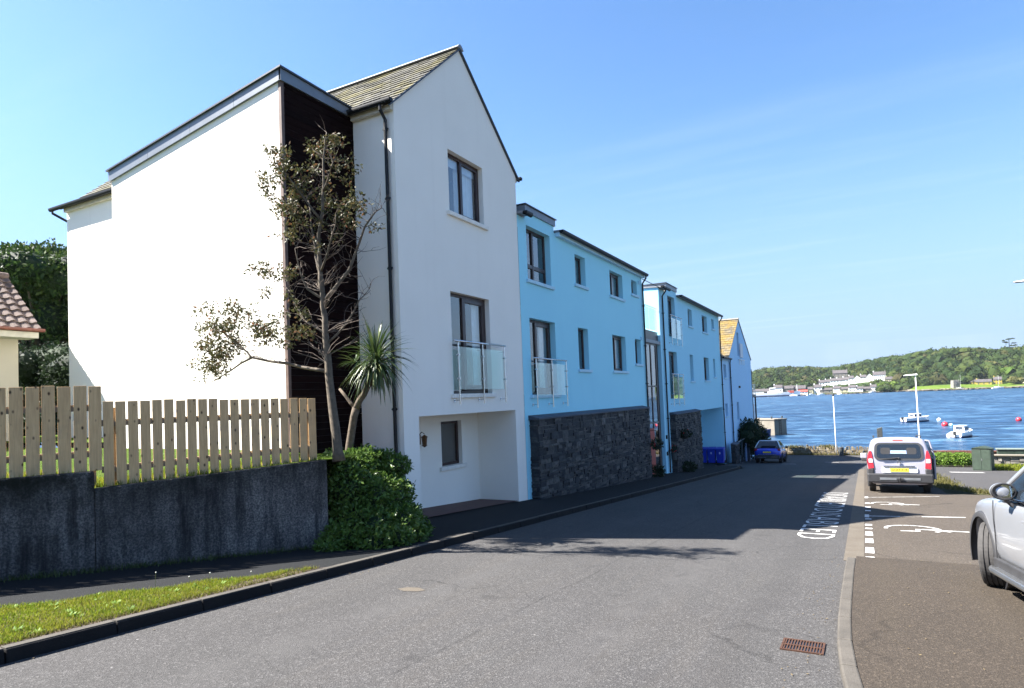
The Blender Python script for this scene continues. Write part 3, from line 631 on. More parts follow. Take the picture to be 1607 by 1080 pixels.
# ================================================================== BUILDINGS
FX = -8.5
def PY(x): return lambda u, w: (x, u, w)         # wall facing the street (u = Y)
def PX(y): return lambda u, w: (u, y, w)         # wall facing up the street (u = X)
def window(par, x, y0, y1, z0, z1, kind='two', sill='sill_stone', dep=.13, curtain=1, blind=0, rng=RNG, room=1.9):
    """frame part with panes, curtain and sill; x is the wall face, glass stands dep behind it"""
    fw = .075; m = MB(); xa, xb = x-dep-.05, x-dep+.012
    e = .004
    m.box(xa, xb, y0-.03, y0+fw, z0-.03, z1+.03); m.box(xa, xb, y1-fw, y1+.03, z0-.03, z1+.03)
    m.box(xa+e, xb-e, y0+fw, y1-fw, z0-.03, z0+fw); m.box(xa+e, xb-e, y0+fw, y1-fw, z1-fw, z1+.03)
    panes = []
    ym = (y0+y1)/2
    if kind == 'single': panes = [(y0+fw, y1-fw, z0+fw, z1-fw)]
    elif kind in ('two', 'door'):
        ym = y0+(y1-y0)*(.42 if kind == 'door' else .47); mw = .10 if kind == 'two' else .13
        m.box(xa+2*e, xb+.012, ym-mw/2, ym+mw/2, z0+fw, z1-fw)
        if kind == 'door':                        # the opening leaf has its own wider frame
            for (a, b, c, d) in ((ym+mw/2, y1-fw, z1-fw-.1, z1-fw), (ym+mw/2, y1-fw, z0+fw, z0+fw+.14)): m.box(xa+2*e, xb+.008, a, b, c, d)
            m.box(xa+2*e, xb+.008, y1-fw-.11, y1-fw, z0+fw+.14, z1-fw-.1)
        else:
            m.box(xa+2*e, xb+.008, ym+mw/2, y1-fw, z1-fw-.05, z1-fw); m.box(xa+2*e, xb+.008, ym+mw/2, y1-fw, z0+fw, z0+fw+.05); m.box(xa+2*e, xb+.008, y1-fw-.05, y1-fw, z0+fw+.05, z1-fw-.05)
        panes = [(y0+fw, ym-mw/2, z0+fw, z1-fw), (ym+mw/2, y1-fw, z0+fw, z1-fw)]
    elif kind == 'four':
        ym = y0+(y1-y0)*.45; zm = z0+(z1-z0)*.30
        m.box(xa+2*e, xb+.012, ym-.05, ym+.05, z0+fw, z1-fw); m.box(xa+e, xb+.006, y0+fw, ym-.05, zm-.06, zm+.06); m.box(xa+e, xb+.006, ym+.05, y1-fw, zm-.06, zm+.06)
        panes = [(a, b, c, d) for (a, b) in ((y0+fw, ym-.05), (ym+.05, y1-fw)) for (c, d) in ((z0+fw, zm-.06), (zm+.06, z1-fw))]
    f = m.build('window', 'frame_brown', par, bevel=.006)
    for (a, b, c, d) in panes:
        p = MB(); p.poly([(x-dep-.02, a-.01, c-.01), (x-dep-.02, b+.01, c-.01), (x-dep-.02, b+.01, d+.01), (x-dep-.02, a-.01, d+.01)]); p.build('pane', 'glass', f)
    if curtain:
        spans = {1: [(y0+.02, y0+.02+(y1-y0)*.24), (y1-.02-(y1-y0)*.24, y1-.02)], 2: [(y0+.02, y1-.02)], 3: [(y0+(y1-y0)*.40, y1-.05)]}[curtain]
        for a, b in spans:
            k = max(8, int((b-a)*40)); c = MB(); ph = rng.uniform(0, 6)
            lo = [c.V(x-dep-.16-.03*math.sin(ph+i*1.3), a+(b-a)*i/k, z0+.02) for i in range(k+1)]; hi = [c.V(x-dep-.16-.025*math.sin(ph+.4+i*1.3), a+(b-a)*i/k, z1-.02) for i in range(k+1)]
            for i in range(k): c.f.append([lo[i], lo[i+1], hi[i+1], hi[i]])
            c.build('curtain', 'curtain', f, smooth=True)
    if blind:
        c = MB(); c.poly([(x-dep-.09, y0+.02, z1-blind), (x-dep-.09, y1-.02, z1-blind), (x-dep-.09, y1-.02, z1), (x-dep-.09, y0+.02, z1)]); c.build('blind', 'blind', f)
    if sill:
        s = MB(); s.box(x-dep+.02, x+.075, y0-.12, y1+.12, z0-.10, z0-.002); s.build('sill', sill, f, bevel=.008)
    # dark room behind the glass
    r = MB(); X2 = x-dep-room
    r.poly([(X2, y0-(.8 if room > 1 else 0), z0-.34), (X2, y1+(.8 if room > 1 else 0), z0-.34), (X2, y1+(.8 if room > 1 else 0), z1+.18), (X2, y0-(.8 if room > 1 else 0), z1+.18)]); r.poly([(X2, y0-(.8 if room > 1 else 0), z0-.34), (x-dep-.26, y0-(.8 if room > 1 else 0), z0-.34), (x-dep-.26, y1+(.8 if room > 1 else 0), z0-.34), (X2, y1+(.8 if room > 1 else 0), z0-.34)])
    r.poly([(X2, y1+(.8 if room > 1 else 0), z0-.34), (x-dep-.26, y1+(.8 if room > 1 else 0), z0-.34), (x-dep-.26, y1+(.8 if room > 1 else 0), z1+.18), (X2, y1+(.8 if room > 1 else 0), z1+.18)]); r.poly([(X2, y0-(.8 if room > 1 else 0), z1+.18), (X2, y1+(.8 if room > 1 else 0), z1+.18), (x-dep-.26, y1+(.8 if room > 1 else 0), z1+.18), (x-dep-.26, y0-(.8 if room > 1 else 0), z1+.18)])
    r.build('room', 'room_dark', f)
    return f
def balcony(par, x, y0, y1, zt, zb, posts=3):
    X = x+.16; m = MB(); m.cyl((X, y0-.02, zt), (X, y1+.02, zt), .026, 12); b = m.build('balcony_rail', 'steel', par, smooth=True)
    ps = [y0+.13+(y1-y0-.16)*i/(posts-1) for i in range(posts)]
    for y in ps:
        m = MB(); m.cyl((X, y, zb), (X, y, zt), .017, 10)
        m.cyl((x, y, zb+.10), (X, y, zb+.10), .013, 8); m.cyl((x, y, zb+.10), (x+.015, y, zb+.10), .04, 12); m.cyl((x, y-.0, zt-.16), (X, y, zt-.16), .008, 6)
        for z in (zt-.33, zb+.62): m.cyl((X-.04, y, z), (X+.035, y, z), .024, 10); m.obox((X-.02, y, z), (.012, 0, 0), (0, .045, 0), (0, 0, .02))
        m.build('post', 'steel', b, smooth=False)
    for a, c in zip(ps, ps[1:]):
        m = MB(); m.box(X-.026, X-.016, a+.03, c-.03, zb+.36, zt-.13); m.build('glass_panel', 'rail_glass', b)
    return b
def downpipe(par, pts, name='downpipe', r=.038, mat='black_plastic', clips=(), ax=(0, -1, 0)):
    m = MB(); m.tube(pts, r, 10)
    for z in clips:
        p = Vector(pts[-1]); c = Vector((p.x, p.y, z)); m.lathe([(r*1.25, -.03), (r*1.25, .03)], 10, Matrix.Translation(c)); m.obox(c+Vector(ax)*0, (.07, 0, 0), (0, .012, 0), (0, 0, .016))
    return m.build(name, mat, par, smooth=False)
def gutter(par, a, b, r=.062, mat='black_plastic', out=(0, 0, 0)):
    """half round gutter from a to b with a thick lip"""
    a = Vector(a); b = Vector(b); d = (b-a).normalized(); s = d.cross(Vector((0, 0, 1))).normalized(); m = MB()
    pr = [s*math.cos(t)*r+Vector((0, 0, 1))*(-math.sin(t)*r*1.1) for t in [math.pi*i/8 for i in range(9)]]; pr = [pr[0]+Vector((0, 0, .03))]+pr+[pr[-1]+Vector((0, 0, .03))]
    pi = [q*.82+Vector((0, 0, .01)) for q in pr]; ring = pr+pi[::-1]; m.prism([a+q for q in ring], b-a)
    m.prism([a+q for q in pr], d*.006); m.prism([b-d*.006+q for q in pr], d*.006)
    return m.build('gutter', mat, par)
def slates(par, p0, u, v, nu, nv, mat, name='roof', th=.012, jit=.25, parts=None, skip=None, rng=RNG):
    """courses of thin overlapping slates from the eave point p0 along u, up the slope v"""
    p0 = Vector(p0); u = Vector(u); v = Vector(v); nrm = u.cross(v).normalized()
    if nrm.z < 0: nrm = -nrm
    du = u/nu; dv = v/nv; m = MB()
    for j in range(nv):
        off = .5*(j % 2)
        for i in range(-1, nu+1):
            a = max(0, i+off); b = min(nu, i+1+off)
            if b <= a: continue
            if skip and skip((a+b)/2/nu, (j+.5)/nv): continue
            lo = rng.uniform(-.03, .03); g_ = .02
            A = p0+du*(a+g_)+dv*(j+lo-.0); B = p0+du*(b-g_)+dv*(j+lo); Cc = p0+du*(b-g_)+dv*(j+1.12); D = p0+du*(a+g_)+dv*(j+1.12)
            h = nrm*(th*2.0+rng.uniform(0, th*jit*4)); h2 = nrm*th*.4
            i_ = [m.V(A+h), m.V(B+h), m.V(Cc+h2), m.V(D+h2), m.V(A+h-nrm*th*1.5), m.V(B+h-nrm*th*1.5)]
            m.f += [[i_[0], i_[1], i_[2], i_[3]], [i_[4], i_[5], i_[1], i_[0]]]
    m.poly([p0-nrm*.0, p0+u, p0+u+v, p0+v])
    return m.build(name, mat, par)
def stonewall(par, x, y0, y1, z0f, z1, depth, name='stone_wall', rng=random.Random(3)):
    """random coursed stones standing proud of a dark core; z0f(y) is the ground"""
    core = MB(); core.box(x-depth, x-.02, y0+.02, y1, z0f(y1)-.6, z1-.002); 
    m = MB()
    def stone(P, a, b, c, d):
        e = rng.uniform(.0, .055); q = [(a+.008, c+.007), (b-.008, c+.007), (b-.008, d-.007), (a+.008, d-.007)]
        j = [(p[0]+rng.uniform(-.012, .012), p[1]+rng.uniform(-.01, .01)) for p in q]
        bk = [m.V(*P(p[0], p[1], -.03)) for p in q]; fr = [m.V(*P(p[0], p[1], e+rng.uniform(-.008, .008))) for p in j]
        cx = sum(p[0] for p in j)/4; cz = sum(p[1] for p in j)/4; ce = m.V(*P(cx, cz, e+rng.uniform(.0, .015)))
        for k in range(4):
            m.f.append([bk[k], bk[(k+1) % 4], fr[(k+1) % 4], fr[k]]); m.f.append([fr[k], fr[(k+1) % 4], ce])
    zlo = z0f(y1)-.15
    def course(P, u0, u1):
        z = zlo
        while z < z1-.03:
            h = min(rng.choice((.07, .09, .11, .13, .17, .22)), z1-z); 
            if z1-z-h < .05: h = z1-z
            u = u0
            while u < u1-.02:
                L = min(rng.uniform(.14, .55)*(1 if h > .1 else 1.2), u1-u)
                if u1-u-L < .08: L = u1-u
                if h > .16 and rng.random() < .55: stone(P, u, u+L, z, z+h*.5); stone(P, u, u+L, z+h*.5, z+h)
                else: stone(P, u, u+L, z, z+h)
                u += L
            z += h
    course(lambda u, w, e: (x+e-.02, u, w), y0, y1)
    course(lambda u, w, e: (x-depth+u, y0-e+.02, w), 0, depth-.02)
    o = m.build(name, 'wall_stone', par)
    core.build('mortar', 'engine_dark', o)
    c = MB(); c.hexa([(x-depth, y0-.06, z1), (x+.06, y0-.06, z1), (x+.06, y1, z1), (x-depth, y1, z1), (x-depth, y0-.06, z1+.14), (x+.06, y0-.06, z1+.05), (x+.06, y1, z1+.05), (x-depth, y1, z1+.14)])
    c.build('coping', 'wall_coping', o, bevel=.01)
    return o
# ---------------------------------------------------------------- white gabled house
A = thing('gabled_house', 'tall white rendered house with slate roof, dark timber side bay and corner porch', 'house', (-12, 13.5, g(13.5)))
Y0, Y1, ZE, YR, ZR, XB = 10.81, 16.33, 6.47, 13.5, 8.86, -21.28
m = MB(); Zb = -6
hA = [(12.84, 14.46, 4.60, 6.14), (12.74, 14.56, .20, 2.66), (11.34, 15.79, Zb, -.28, 1.25)]
m.wall(PY(FX), Y0, Y1, Zb, ZE, hA, .15)
m.poly([(FX, Y0, ZE), (FX, Y1, ZE), (FX, YR, ZR)])
m.wall(PX(Y0), XB, -15.34, Zb, ZE); m.wall(PX(Y0), -9.64, FX, Zb, ZE); m.wall(PX(Y0), -15.34, -9.64, 5.2, ZE)
m.wall(PX(Y1), XB, FX, Zb, ZE); m.wall(PY(XB), Y0, Y1, Zb, ZE); m.poly([(XB, Y0, ZE), (XB, Y1, ZE), (XB, YR, ZR)])
m.poly([(-9.75, 11.34, Zb), (-9.75, 15.79, Zb), (-9.75, 15.79, -.28), (-9.75, 14.95, -.28), (-9.75, 14.95, -.5), (-9.75, 14.0, -.5), (-9.75, 14.0, -.28), (-9.75, 11.34, -.28)]) if False else None
m.wall(PY(-9.75), 11.34, 15.79, Zb, -.28, [(13.95, 14.93, -1.68, -.5)], .13)
m.build('wall', 'white_render', A)
m = MB(); k = [m.V(x, y, g(y)+.125) for x, y in ((-9.75, 11.34), (-8.52, 11.34), (-8.52, 15.79), (-9.75, 15.79))]; m.f.append(k); m.build('porch_floor', 'terracotta_tile', A)
window(A, FX, *hA[0], 'two', curtain=3, blind=.28, dep=.15); window(A, FX, *hA[1], 'door', dep=.15, curtain=1)
window(A, -9.75, 13.95, 14.93, -1.68, -.5, 'single', curtain=0)
balcony(A, FX, 12.63, 15.02, 1.45, -.06)
pit = math.atan2(ZR-ZE, YR-Y0); ov = .17; top = Vector((0, YR-Y0+ov, ZR-ZE+ov*math.tan(pit)))
rf = slates(A, (FX+.05, Y0-ov, ZE-ov*math.tan(pit)+.05), (XB-FX-.1, 0, 0), top, 44, 15, 'slate_mossy')
slates(A, (FX+.05, Y1+ov, ZE-ov*math.tan(pit)+.05), (XB-FX-.1, 0, 0), (0, YR-Y1-ov, ZR-ZE+ov*math.tan(pit)), 44, 13, 'slate_mossy')
m = MB()
for k in range(28):
    x = FX+.07-k*.46; m.prism([(x, YR-.15, ZR+.03), (x, YR-.07, ZR+.11), (x, YR, ZR+.14), (x, YR+.07, ZR+.11), (x, YR+.15, ZR+.03)], (-.445, 0, 0))
m.build('ridge_tiles', 'lead', rf)
m = MB(); sg = (ZR-ZE)/(YR-Y0)
for (ya, yb) in ((Y0-ov, YR), (Y1+ov, YR)):
    za = ZE-ov*sg+.02; m.hexa([(FX+.004, ya, za-.0), (FX+.06, ya, za-.0), (FX+.06, yb, ZR+.01), (FX+.004, yb, ZR+.01), (FX+.004, ya, za+.05), (FX+.06, ya, za+.05), (FX+.06, yb, ZR+.055), (FX+.004, yb, ZR+.055)])
m.build('verge', 'zinc_dark', rf)
gz = ZE-.02
gutter(A, (FX+.10, Y0-.2, gz), (-9.66, Y0-.2, gz)); gutter(A, (-15.36, Y0-.2, gz), (XB-.55, Y0-.2, gz)); gutter(A, (FX+.1, Y1+.2, gz), (XB, Y1+.2, gz))
m = MB()
for xa, xb in ((-9.63, FX-.01), (XB-.0, -15.35)): m.box(xa, xb, Y0-.10, Y0-.002, ZE-.17, ZE-.02)
m.box(XB, FX-.01, Y1+.002, Y1+.10, ZE-.17, ZE-.02); m.build('eaves_board', 'cream_soffit', A, bevel=.01)
downpipe(A, [(FX-.20, Y0-.2, gz-.06), (FX-.20, Y0-.2, gz-.16), (FX-.17, Y0-.08, gz-.34), (FX-.17, Y0-.075, -2.6)], clips=(5.9, 4.4, 2.9, 1.4, -.1, -1.4))
downpipe(A, [(XB-.42, Y0-.2, gz-.05), (XB-.42, Y0-.2, gz-.13), (XB-.06, Y0+.12, gz-.42), (XB-.06, Y0+.2, gz-.6), (XB-.06, Y0+.2, -.8)], clips=(4, 1))
# the timber-clad side bay
yb = 8.78; xf, xk = -9.64, -15.34; zf, zk = 6.39, 5.53
m = MB(); m.poly([(xk, yb, -2), (xf-.06, yb, -2), (xf-.06, yb, zf), (xk, yb, zk)]); m.poly([(xk, yb, -2), (xk, Y0, -2), (xk, Y0, zk), (xk, yb, zk)]); m.build('bay_wall', 'white_render', A)
m = MB(); z = -2.6
while z < zf-.02:
    h = min(.135, zf-z); m.box(xf-.05, xf-.003+RNG.uniform(-.004, .004), yb+.06, Y0, z+.006, z+h-.004); z += h
cl = m.build('timber_cladding', 'cladding_wood', A)
m = MB(); m.box(xf-.062, xf+.012, yb-.012, yb+.06, -2.6, zf-.004); m.build('corner_trim', 'cladding_trim', cl)
m = MB(); m.poly([(xf-.045, yb+.04, -2.6), (xf-.045, Y0, -2.6), (xf-.045, Y0, zf), (xf-.045, yb+.04, zf)]); m.build('backing', 'engine_dark', cl)
m = MB(); hf = .235   # metal fascia and flat roof of the bay, falling towards the back
def fz(x): return zf+(zk-zf)*(xf-x)/(xf-xk)
o_ = .05
xc = [xf+o_, -10.95, -12.35, -13.85, xk-o_]
for a, b in zip(xc, xc[1:]):
    a2, b2 = a-.004, b+.004
    m.hexa([(b2, yb-o_, fz(b2)), (a2, yb-o_, fz(a2)), (a2, yb-.004, fz(a2)), (b2, yb-.004, fz(b2)), (b2, yb-o_, fz(b2)+hf), (a2, yb-o_, fz(a2)+hf), (a2, yb-.004, fz(a2)+hf), (b2, yb-.004, fz(b2)+hf)])
fa = m.build('bay_fascia', 'zinc', A)
m = MB(); z0 = fz(xf); m.hexa([(xf+.004, yb-o_+.0, z0), (xf+o_, yb-o_+.0, z0), (xf+o_, Y0-.18, z0-.01), (xf+.004, Y0-.18, z0-.01), (xf+.004, yb-o_, z0+hf), (xf+o_, yb-o_, z0+hf), (xf+o_, Y0-.18, z0+.165), (xf+.004, Y0-.18, z0+.165)])
m.build('front_fascia', 'zinc', fa)
m = MB(); m.hexa([(xk-.09, yb-.09, fz(xk)+hf), (xf+.09, yb-.09, fz(xf)+hf), (xf+.09, Y0-.02, fz(xf)+.17), (xk-.09, Y0-.02, fz(xk)+hf), (xk-.09, yb-.09, fz(xk)+hf+.035), (xf+.09, yb-.09, fz(xf)+hf+.035), (xf+.09, Y0-.02, fz(xf)+.205), (xk-.09, Y0-.02, fz(xk)+hf+.035)])
m.build('bay_roof', 'zinc_dark', fa)
m = MB(); lz = -.9; ly = 12.98   # porch lantern on the back wall
m.obox((-9.74, ly, lz), (.012, 0, 0), (0, .05, 0), (0, 0, .12)); m.tube([(-9.73, ly, lz+.12), (-9.66, ly, lz+.19), (-9.58, ly, lz+.15)], .012, 6)
m.lathe([(.0, .13), (.075, .08), (.085, .06), (.07, .05), (.055, -.12), (.07, -.14), (.02, -.18), (0, -.19)], 8, Matrix.Translation((-9.58, ly, lz)))
m.build('wall_lantern', 'lantern_brass', A)
# ---------------------------------------------------------------- blue apartments
def gp(y): return g(y)+.1
B = thing('apartment_block', 'nearer light blue apartment block with long stone ground floor wall', 'apartments', (-12, 22, g(22)))
Ya, Yb, ZT = 16.345, 28.3, 5.36
hB = [(16.89, 18.54, 3.55, 5.18), (20.55, 21.5, 3.93, 4.98), (24.05, 25.6, 3.98, 4.98), (26.78, 27.55, 4.38, 5.0),
      (16.88, 18.68, .13, 2.41), (20.57, 21.5, .97, 2.42), (24.05, 25.65, 1.0, 2.42), (26.92, 27.75, 1.36, 2.44)]
m = MB(); m.wall(PY(FX), Ya, Yb, -6, ZT, hB, .2); m.wall(PX(Yb), -17, FX, -6, ZT); m.wall(PY(-17), Ya, Yb, -6, ZT); m.wall(PX(Ya), -17, FX, 5.0, ZT)
m.wall(PY(FX), 16.82, 18.87, ZT, 5.56); m.wall(PX(18.87), -10.5, FX, ZT, 5.56)
m.build('wall', 'blue_render', B)
m = MB(); m.wall(PX(16.82), -10.5, FX, ZT, 5.56); m.build('dormer_cheek', 'white_render', B)
m = MB(); m.box(-10.5, FX+.05, 16.79, 18.92, 5.56, 5.76); dr = m.build('dormer_fascia', 'zinc', B)
m = MB(); m.box(-10.55, FX+.09, 16.75, 18.96, 5.762, 5.795); m.build('dormer_roof', 'zinc_dark', dr)
def flat(par, ya, yb, zt):
    m = MB(); m.hexa([(-17, ya, zt+.45), (FX+.18, ya, zt+.02), (FX+.18, yb, zt+.02), (-17, yb, zt+.45), (-17, ya, zt+.5), (FX+.18, ya, zt+.09), (FX+.18, yb, zt+.09), (-17, yb, zt+.5)]); return m.build('roof', 'lead', par)
flat(B, 18.97, Yb+.06, ZT); flat(B, Ya, 16.74, ZT)
gutter(B, (FX+.24, 18.95, ZT+.05), (FX+.24, Yb+.1, ZT+.05), .075); gutter(B, (FX+.24, Ya+.02, ZT+.05), (FX+.24, 16.78, ZT+.05), .075)
m = MB(); m.box(FX+.002, FX+.16, 18.98, Yb, ZT-.10, ZT+.02); m.build('eaves_board', 'blue_sill', B)
cu_ = [0, 1, 1, 0, 1, 0, 3, 0]; kd = ['four', 'single', 'two', 'single', 'door', 'single', 'two', 'single']
for h, k, c in zip(hB, kd, cu_): window(B, FX, *h, k, 'blue_sill' if k != 'door' else 'blue_sill', .2, c)
balcony(B, FX, 16.76, 19.1, 1.20, -.26)
downpipe(B, [(FX+.24, Yb-.1, ZT), (FX+.24, Yb-.1, ZT-.12), (FX+.07, Yb-.1, ZT-.35), (FX+.07, Yb-.1, g(28)+.1)], clips=(4, 2.2, .5, -1.2, -2.8))
stonewall(B, -8.21, 16.62, 27.6, gp, -.60, .31)
for y, z in ((27.75, 2.5), (27.75, 5.0)):
    m = MB(); m.box(FX, FX+.09, y-.05, y+.05, z-.07, z+.07); m.build('wall_vent', 'blue_sill', B)
# glazed stair link
Lk = thing('stair_link', 'narrow glazed entrance link with glass topped terrace between the blue blocks', 'entrance', (-10, 29.7, g(29.7)))
m = MB(); m.box(-13, -8.62, Yb+.005, 30.95, 2.58, 3.02); m.build('terrace_slab', 'frame_brown', Lk)
m = MB(); m.box(-8.66, -8.5, Yb+.01, 30.96, 2.40, 2.56); m.build('canopy', 'zinc', Lk, bevel=.01)
m = MB(); gx = -8.60
for y in (28.33, 29.45, 30.3): m.box(gx-.03, gx+.03, y, y+.075, g(29)+.1, 2.4)
for z in (-3.45, -1.35, .35, 2.33): m.box(gx-.026, gx+.026, 28.405, 30.3, z, z+.07)
fr = m.build('window', 'frame_brown', Lk)
for (a, b) in ((28.405, 29.45), (29.525, 30.3)):
    for (c, d) in ((-3.38, -1.35), (-1.28, .35), (.42, 2.33)):
        p = MB(); p.poly([(gx, a, c), (gx, b, c), (gx, b, d), (gx, a, d)]); p.build('pane', 'glass', fr)
m = MB(); m.box(-10.4, -10.3, 28.4, 30.9, -4, 2.4); m.box(-10.3, -8.65, 30.4, 30.9, -4, 2.4); m.build('hall_wall', 'room_dark', Lk)
m = MB(); m.box(gx+.032, gx+.055, 28.5, 29.4, g(29)+.14, -1.55); m.build('door', 'far_red', Lk)
m = MB(); m.cyl((-8.62, Yb+.02, 4.17), (-8.62, 30.95, 4.17), .022, 8); br = m.build('balcony_rail', 'steel', Lk)
for a, b in ((28.36, 29.6), (29.68, 30.9)):
    p = MB(); p.box(-8.63, -8.62, a, b, 3.08, 4.12); p.build('glass_panel', 'rail_glass', br)
m = MB(); m.cyl((-8.45, Yb, 5.23), (-8.45, 31.0, 5.23), .02, 6); m.build('cross_beam', 'black_plastic', Lk)
# second blue block
D = thing('apartment_block', 'farther pale blue apartment block with open undercroft over the blue bins', 'apartments', (-12, 38, g(38)))
Ya, Yb2, ZT2 = 31.0, 46.1, 5.2
hD = [(32.66, 34.1, 2.95, 5.06), (37.0, 38.0, 3.85, 4.83), (40.67, 42.15, 3.78, 4.82), (43.57, 44.4, 4.2, 4.85),
      (32.42, 34.05, -.25, 2.17), (36.95, 37.75, .69, 2.2), (40.65, 42.1, .75, 2.19), (43.54, 44.15, 1.0, 2.2), (37.9, 45.95, -8, -1.05, 2.4)]
m = MB(); m.wall(PY(FX), Ya, Yb2, -8, ZT2, hD, .2); m.wall(PX(Ya), -17, FX, -6, ZT2+.1); m.wall(PX(Yb2), -17, FX, -8, ZT2); m.wall(PY(-17), Ya, Yb2, -8, ZT2)
m.wall(PY(-10.9), 37.9, 45.95, -8, -1.05)
m.wall(PY(FX), 32.3, 34.45, ZT2, 5.42); m.wall(PX(34.45), -10.5, FX, ZT2, 5.42)
m.build('wall', 'pale_blue_render', D)
m = MB(); m.wall(PX(32.3), -10.5, FX, ZT2, 5.42); m.build('dormer_cheek', 'white_render', D)
m = MB(); m.box(-10.5, FX+.05, 32.27, 34.5, 5.42, 5.62); dr = m.build('dormer_fascia', 'zinc', D)
m = MB(); m.box(-10.55, FX+.09, 32.23, 34.54, 5.622, 5.66); m.build('dormer_roof', 'zinc_dark', dr)
flat(D, 34.55, Yb2+.06, ZT2); flat(D, Ya-.05, 32.2, ZT2)
gutter(D, (FX+.24, 34.5, ZT2+.05), (FX+.24, Yb2+.1, ZT2+.05), .075); gutter(D, (FX+.24, Ya-.1, ZT2+.05), (FX+.24, 32.25, ZT2+.05), .075)
for h, k, c in zip(hD[:8], ['door', 'single', 'two', 'single', 'door', 'single', 'two', 'single'], [0, 0, 0, 0, 0, 0, 0, 0]): window(D, FX, *h, k, 'blue_sill' if k != 'door' else None, .2, c)
balcony(D, FX, 32.5, 34.75, 4.02, 2.5); balcony(D, FX, 32.3, 34.6, 1.0, -.62)
downpipe(D, [(FX+.24, 31.45, ZT2), (FX+.24, 31.45, ZT2-.12), (FX+.07, 31.45, ZT2-.35), (FX+.07, 31.45, g(31)+.1)], clips=(4, 2.2, .5, -1.2, -2.8))
downpipe(D, [(FX+.24, Yb2-.1, ZT2), (FX+.24, Yb2-.1, ZT2-.12), (FX+.07, Yb2-.1, ZT2-.35), (FX+.07, Yb2-.1, g(46)+.1)], clips=(4, 2.2, .5, -1.2, -2.8))
stonewall(D, -8.2, 32.05, 37.75, gp, -1.06, .32)
for z in (-2.1, -2.9):
    m = MB(); m.box(FX, FX+.06, 31.15, 31.27, z-.09, z+.09); m.build('entry_box', 'black_plastic', D)
# ---------------------------------------------------------------- lilac blue gabled house by the shore
E_ = thing('gabled_house', 'lilac blue gabled house by the shore with lichened orange slate roof', 'house', (-12, 54, g(54)))
Yc0, Yc1, Zc, Yr, Zr = 49.5, 59.9, 2.75, 54.2, 5.78
hE = [(53.25, 54.15, 2.78, 4.68), (51.75, 52.75, -2.2, -.85)]
m = MB(); m.wall(PY(FX), Yc0, Yc1, -9, Zc, hE[1:], .25); 
zs = Zc; sl = (Zr-Zc)/(Yr-Yc0); s2 = (Zr-Zc)/(Yc1-Yr)
m.poly([(FX, Yc0, Zc), (FX, 53.25, Zc), (FX, 53.25, Zc+sl*(53.25-Yc0))]); m.poly([(FX, 54.15, Zc), (FX, Yc1, Zc), (FX, Yr, Zr), (FX, 54.15, Zr-sl*.05)])
m.poly([(FX, 53.25, 4.68), (FX, 54.15, 4.68), (FX, 54.15, Zr-sl*.05), (FX, 53.25, Zc+sl*(53.25-Yc0))]); m.poly([(FX, 53.25, Zc), (FX, 54.15, Zc), (FX, 54.15, 2.78), (FX, 53.25, 2.78)])
for (a, b) in (((53.25, 2.78), (54.15, 2.78)), ((54.15, 2.78), (54.15, 4.68)), ((54.15, 4.68), (53.25, 4.68)), ((53.25, 4.68), (53.25, 2.78))): m.poly([(FX, *a), (FX, *b), (FX-.25, *b), (FX-.25, *a)])
m.wall(PX(Yc0), -22, FX, -9, Zc); m.wall(PX(Yc1), -22, FX, -9, Zc); m.wall(PY(-22), Yc0, Yc1, -9, Zc)
hL = [(47.3, 48.3, 1.0, 1.95), (47.3, 48.2, -1.75, -.85)]
m.wall(PY(FX-.05), 46.2, Yc0, -8, 2.42, hL, .2)
m.build('wall', 'lilac_render', E_)
for h in hE: window(E_, FX, *h, 'single', None, .25, 0, room=.32)
for h in hL: window(E_, FX-.05, *h, 'single', 'blue_sill', .2, 0)
rf = slates(E_, (FX+.06, Yc0-.2, Zc-.2*sl+.03), (-13.6, 0, 0), (0, Yr-Yc0+.2, Zr-Zc+.2*sl), 40, 16, 'slate_lichen')
slates(E_, (FX+.06, Yc1+.2, Zc-.2*s2+.03), (-13.6, 0, 0), (0, Yr-Yc1-.2, Zr-Zc+.2*s2), 40, 16, 'slate_lichen')
m = MB()
for k in range(28): x = FX+.08-k*.48; m.prism([(x, Yr-.17, Zr+.02), (x, Yr-.07, Zr+.13), (x, Yr+.07, Zr+.13), (x, Yr+.17, Zr+.02)], (-.465, 0, 0))
m.build('ridge_tiles', 'far_stone', rf)
slates(E_, (FX+.1, 46.2, 2.45), (0, 3.28, 0), (-1.9, 0, 1.0), 11, 7, 'slate_mossy', 'link_roof')
gutter(E_, (FX+.16, 46.2, 2.40), (FX+.16, 49.46, 2.40), .07)
downpipe(E_, [(FX+.1, 49.4, 2.38), (FX+.06, 49.4, 2.1), (FX+.06, 49.4, g(49))], clips=(1, -1, -3))
m = MB(); m.box(FX+.02, FX+.10, 54.2, 55.4, 2.72, 3.85); m.build('balcony_screen', 'blind', E_)
m = MB(); m.cyl((FX+.14, 53.2, 2.5), (FX+.14, 55.6, 2.5), .03, 6)
for y in (53.3, 54.3, 55.3): m.cyl((FX, y, 2.5), (FX+.14, y, 2.5), .02, 6); m.cyl((FX+.14, y, 2.1), (FX+.14, y, 2.5), .02, 6)
m.build('balcony_rail', 'steel', E_)
m = MB(); m.box(FX, FX+.1, 53.0, 53.4, -.15+.4, .02+.4); m.build('wall_vent', 'black_plastic', E_)
m = MB(); m.box(FX-1.4, FX+.0, Yc1+.01, 62.2, -.55, -.35); m.box(FX-.12, FX, Yc1+.3, Yc1+.42, -9, 1.9); m.box(FX-.12, FX, 62.05, 62.17, -9, -.55); dk = m.build('sea_balcony', 'frame_brown', E_)
m = MB()
for z in (.1, .55): m.cyl((FX-.06, Yc1+.42, z), (FX-.06, 62.2, z), .03, 6)
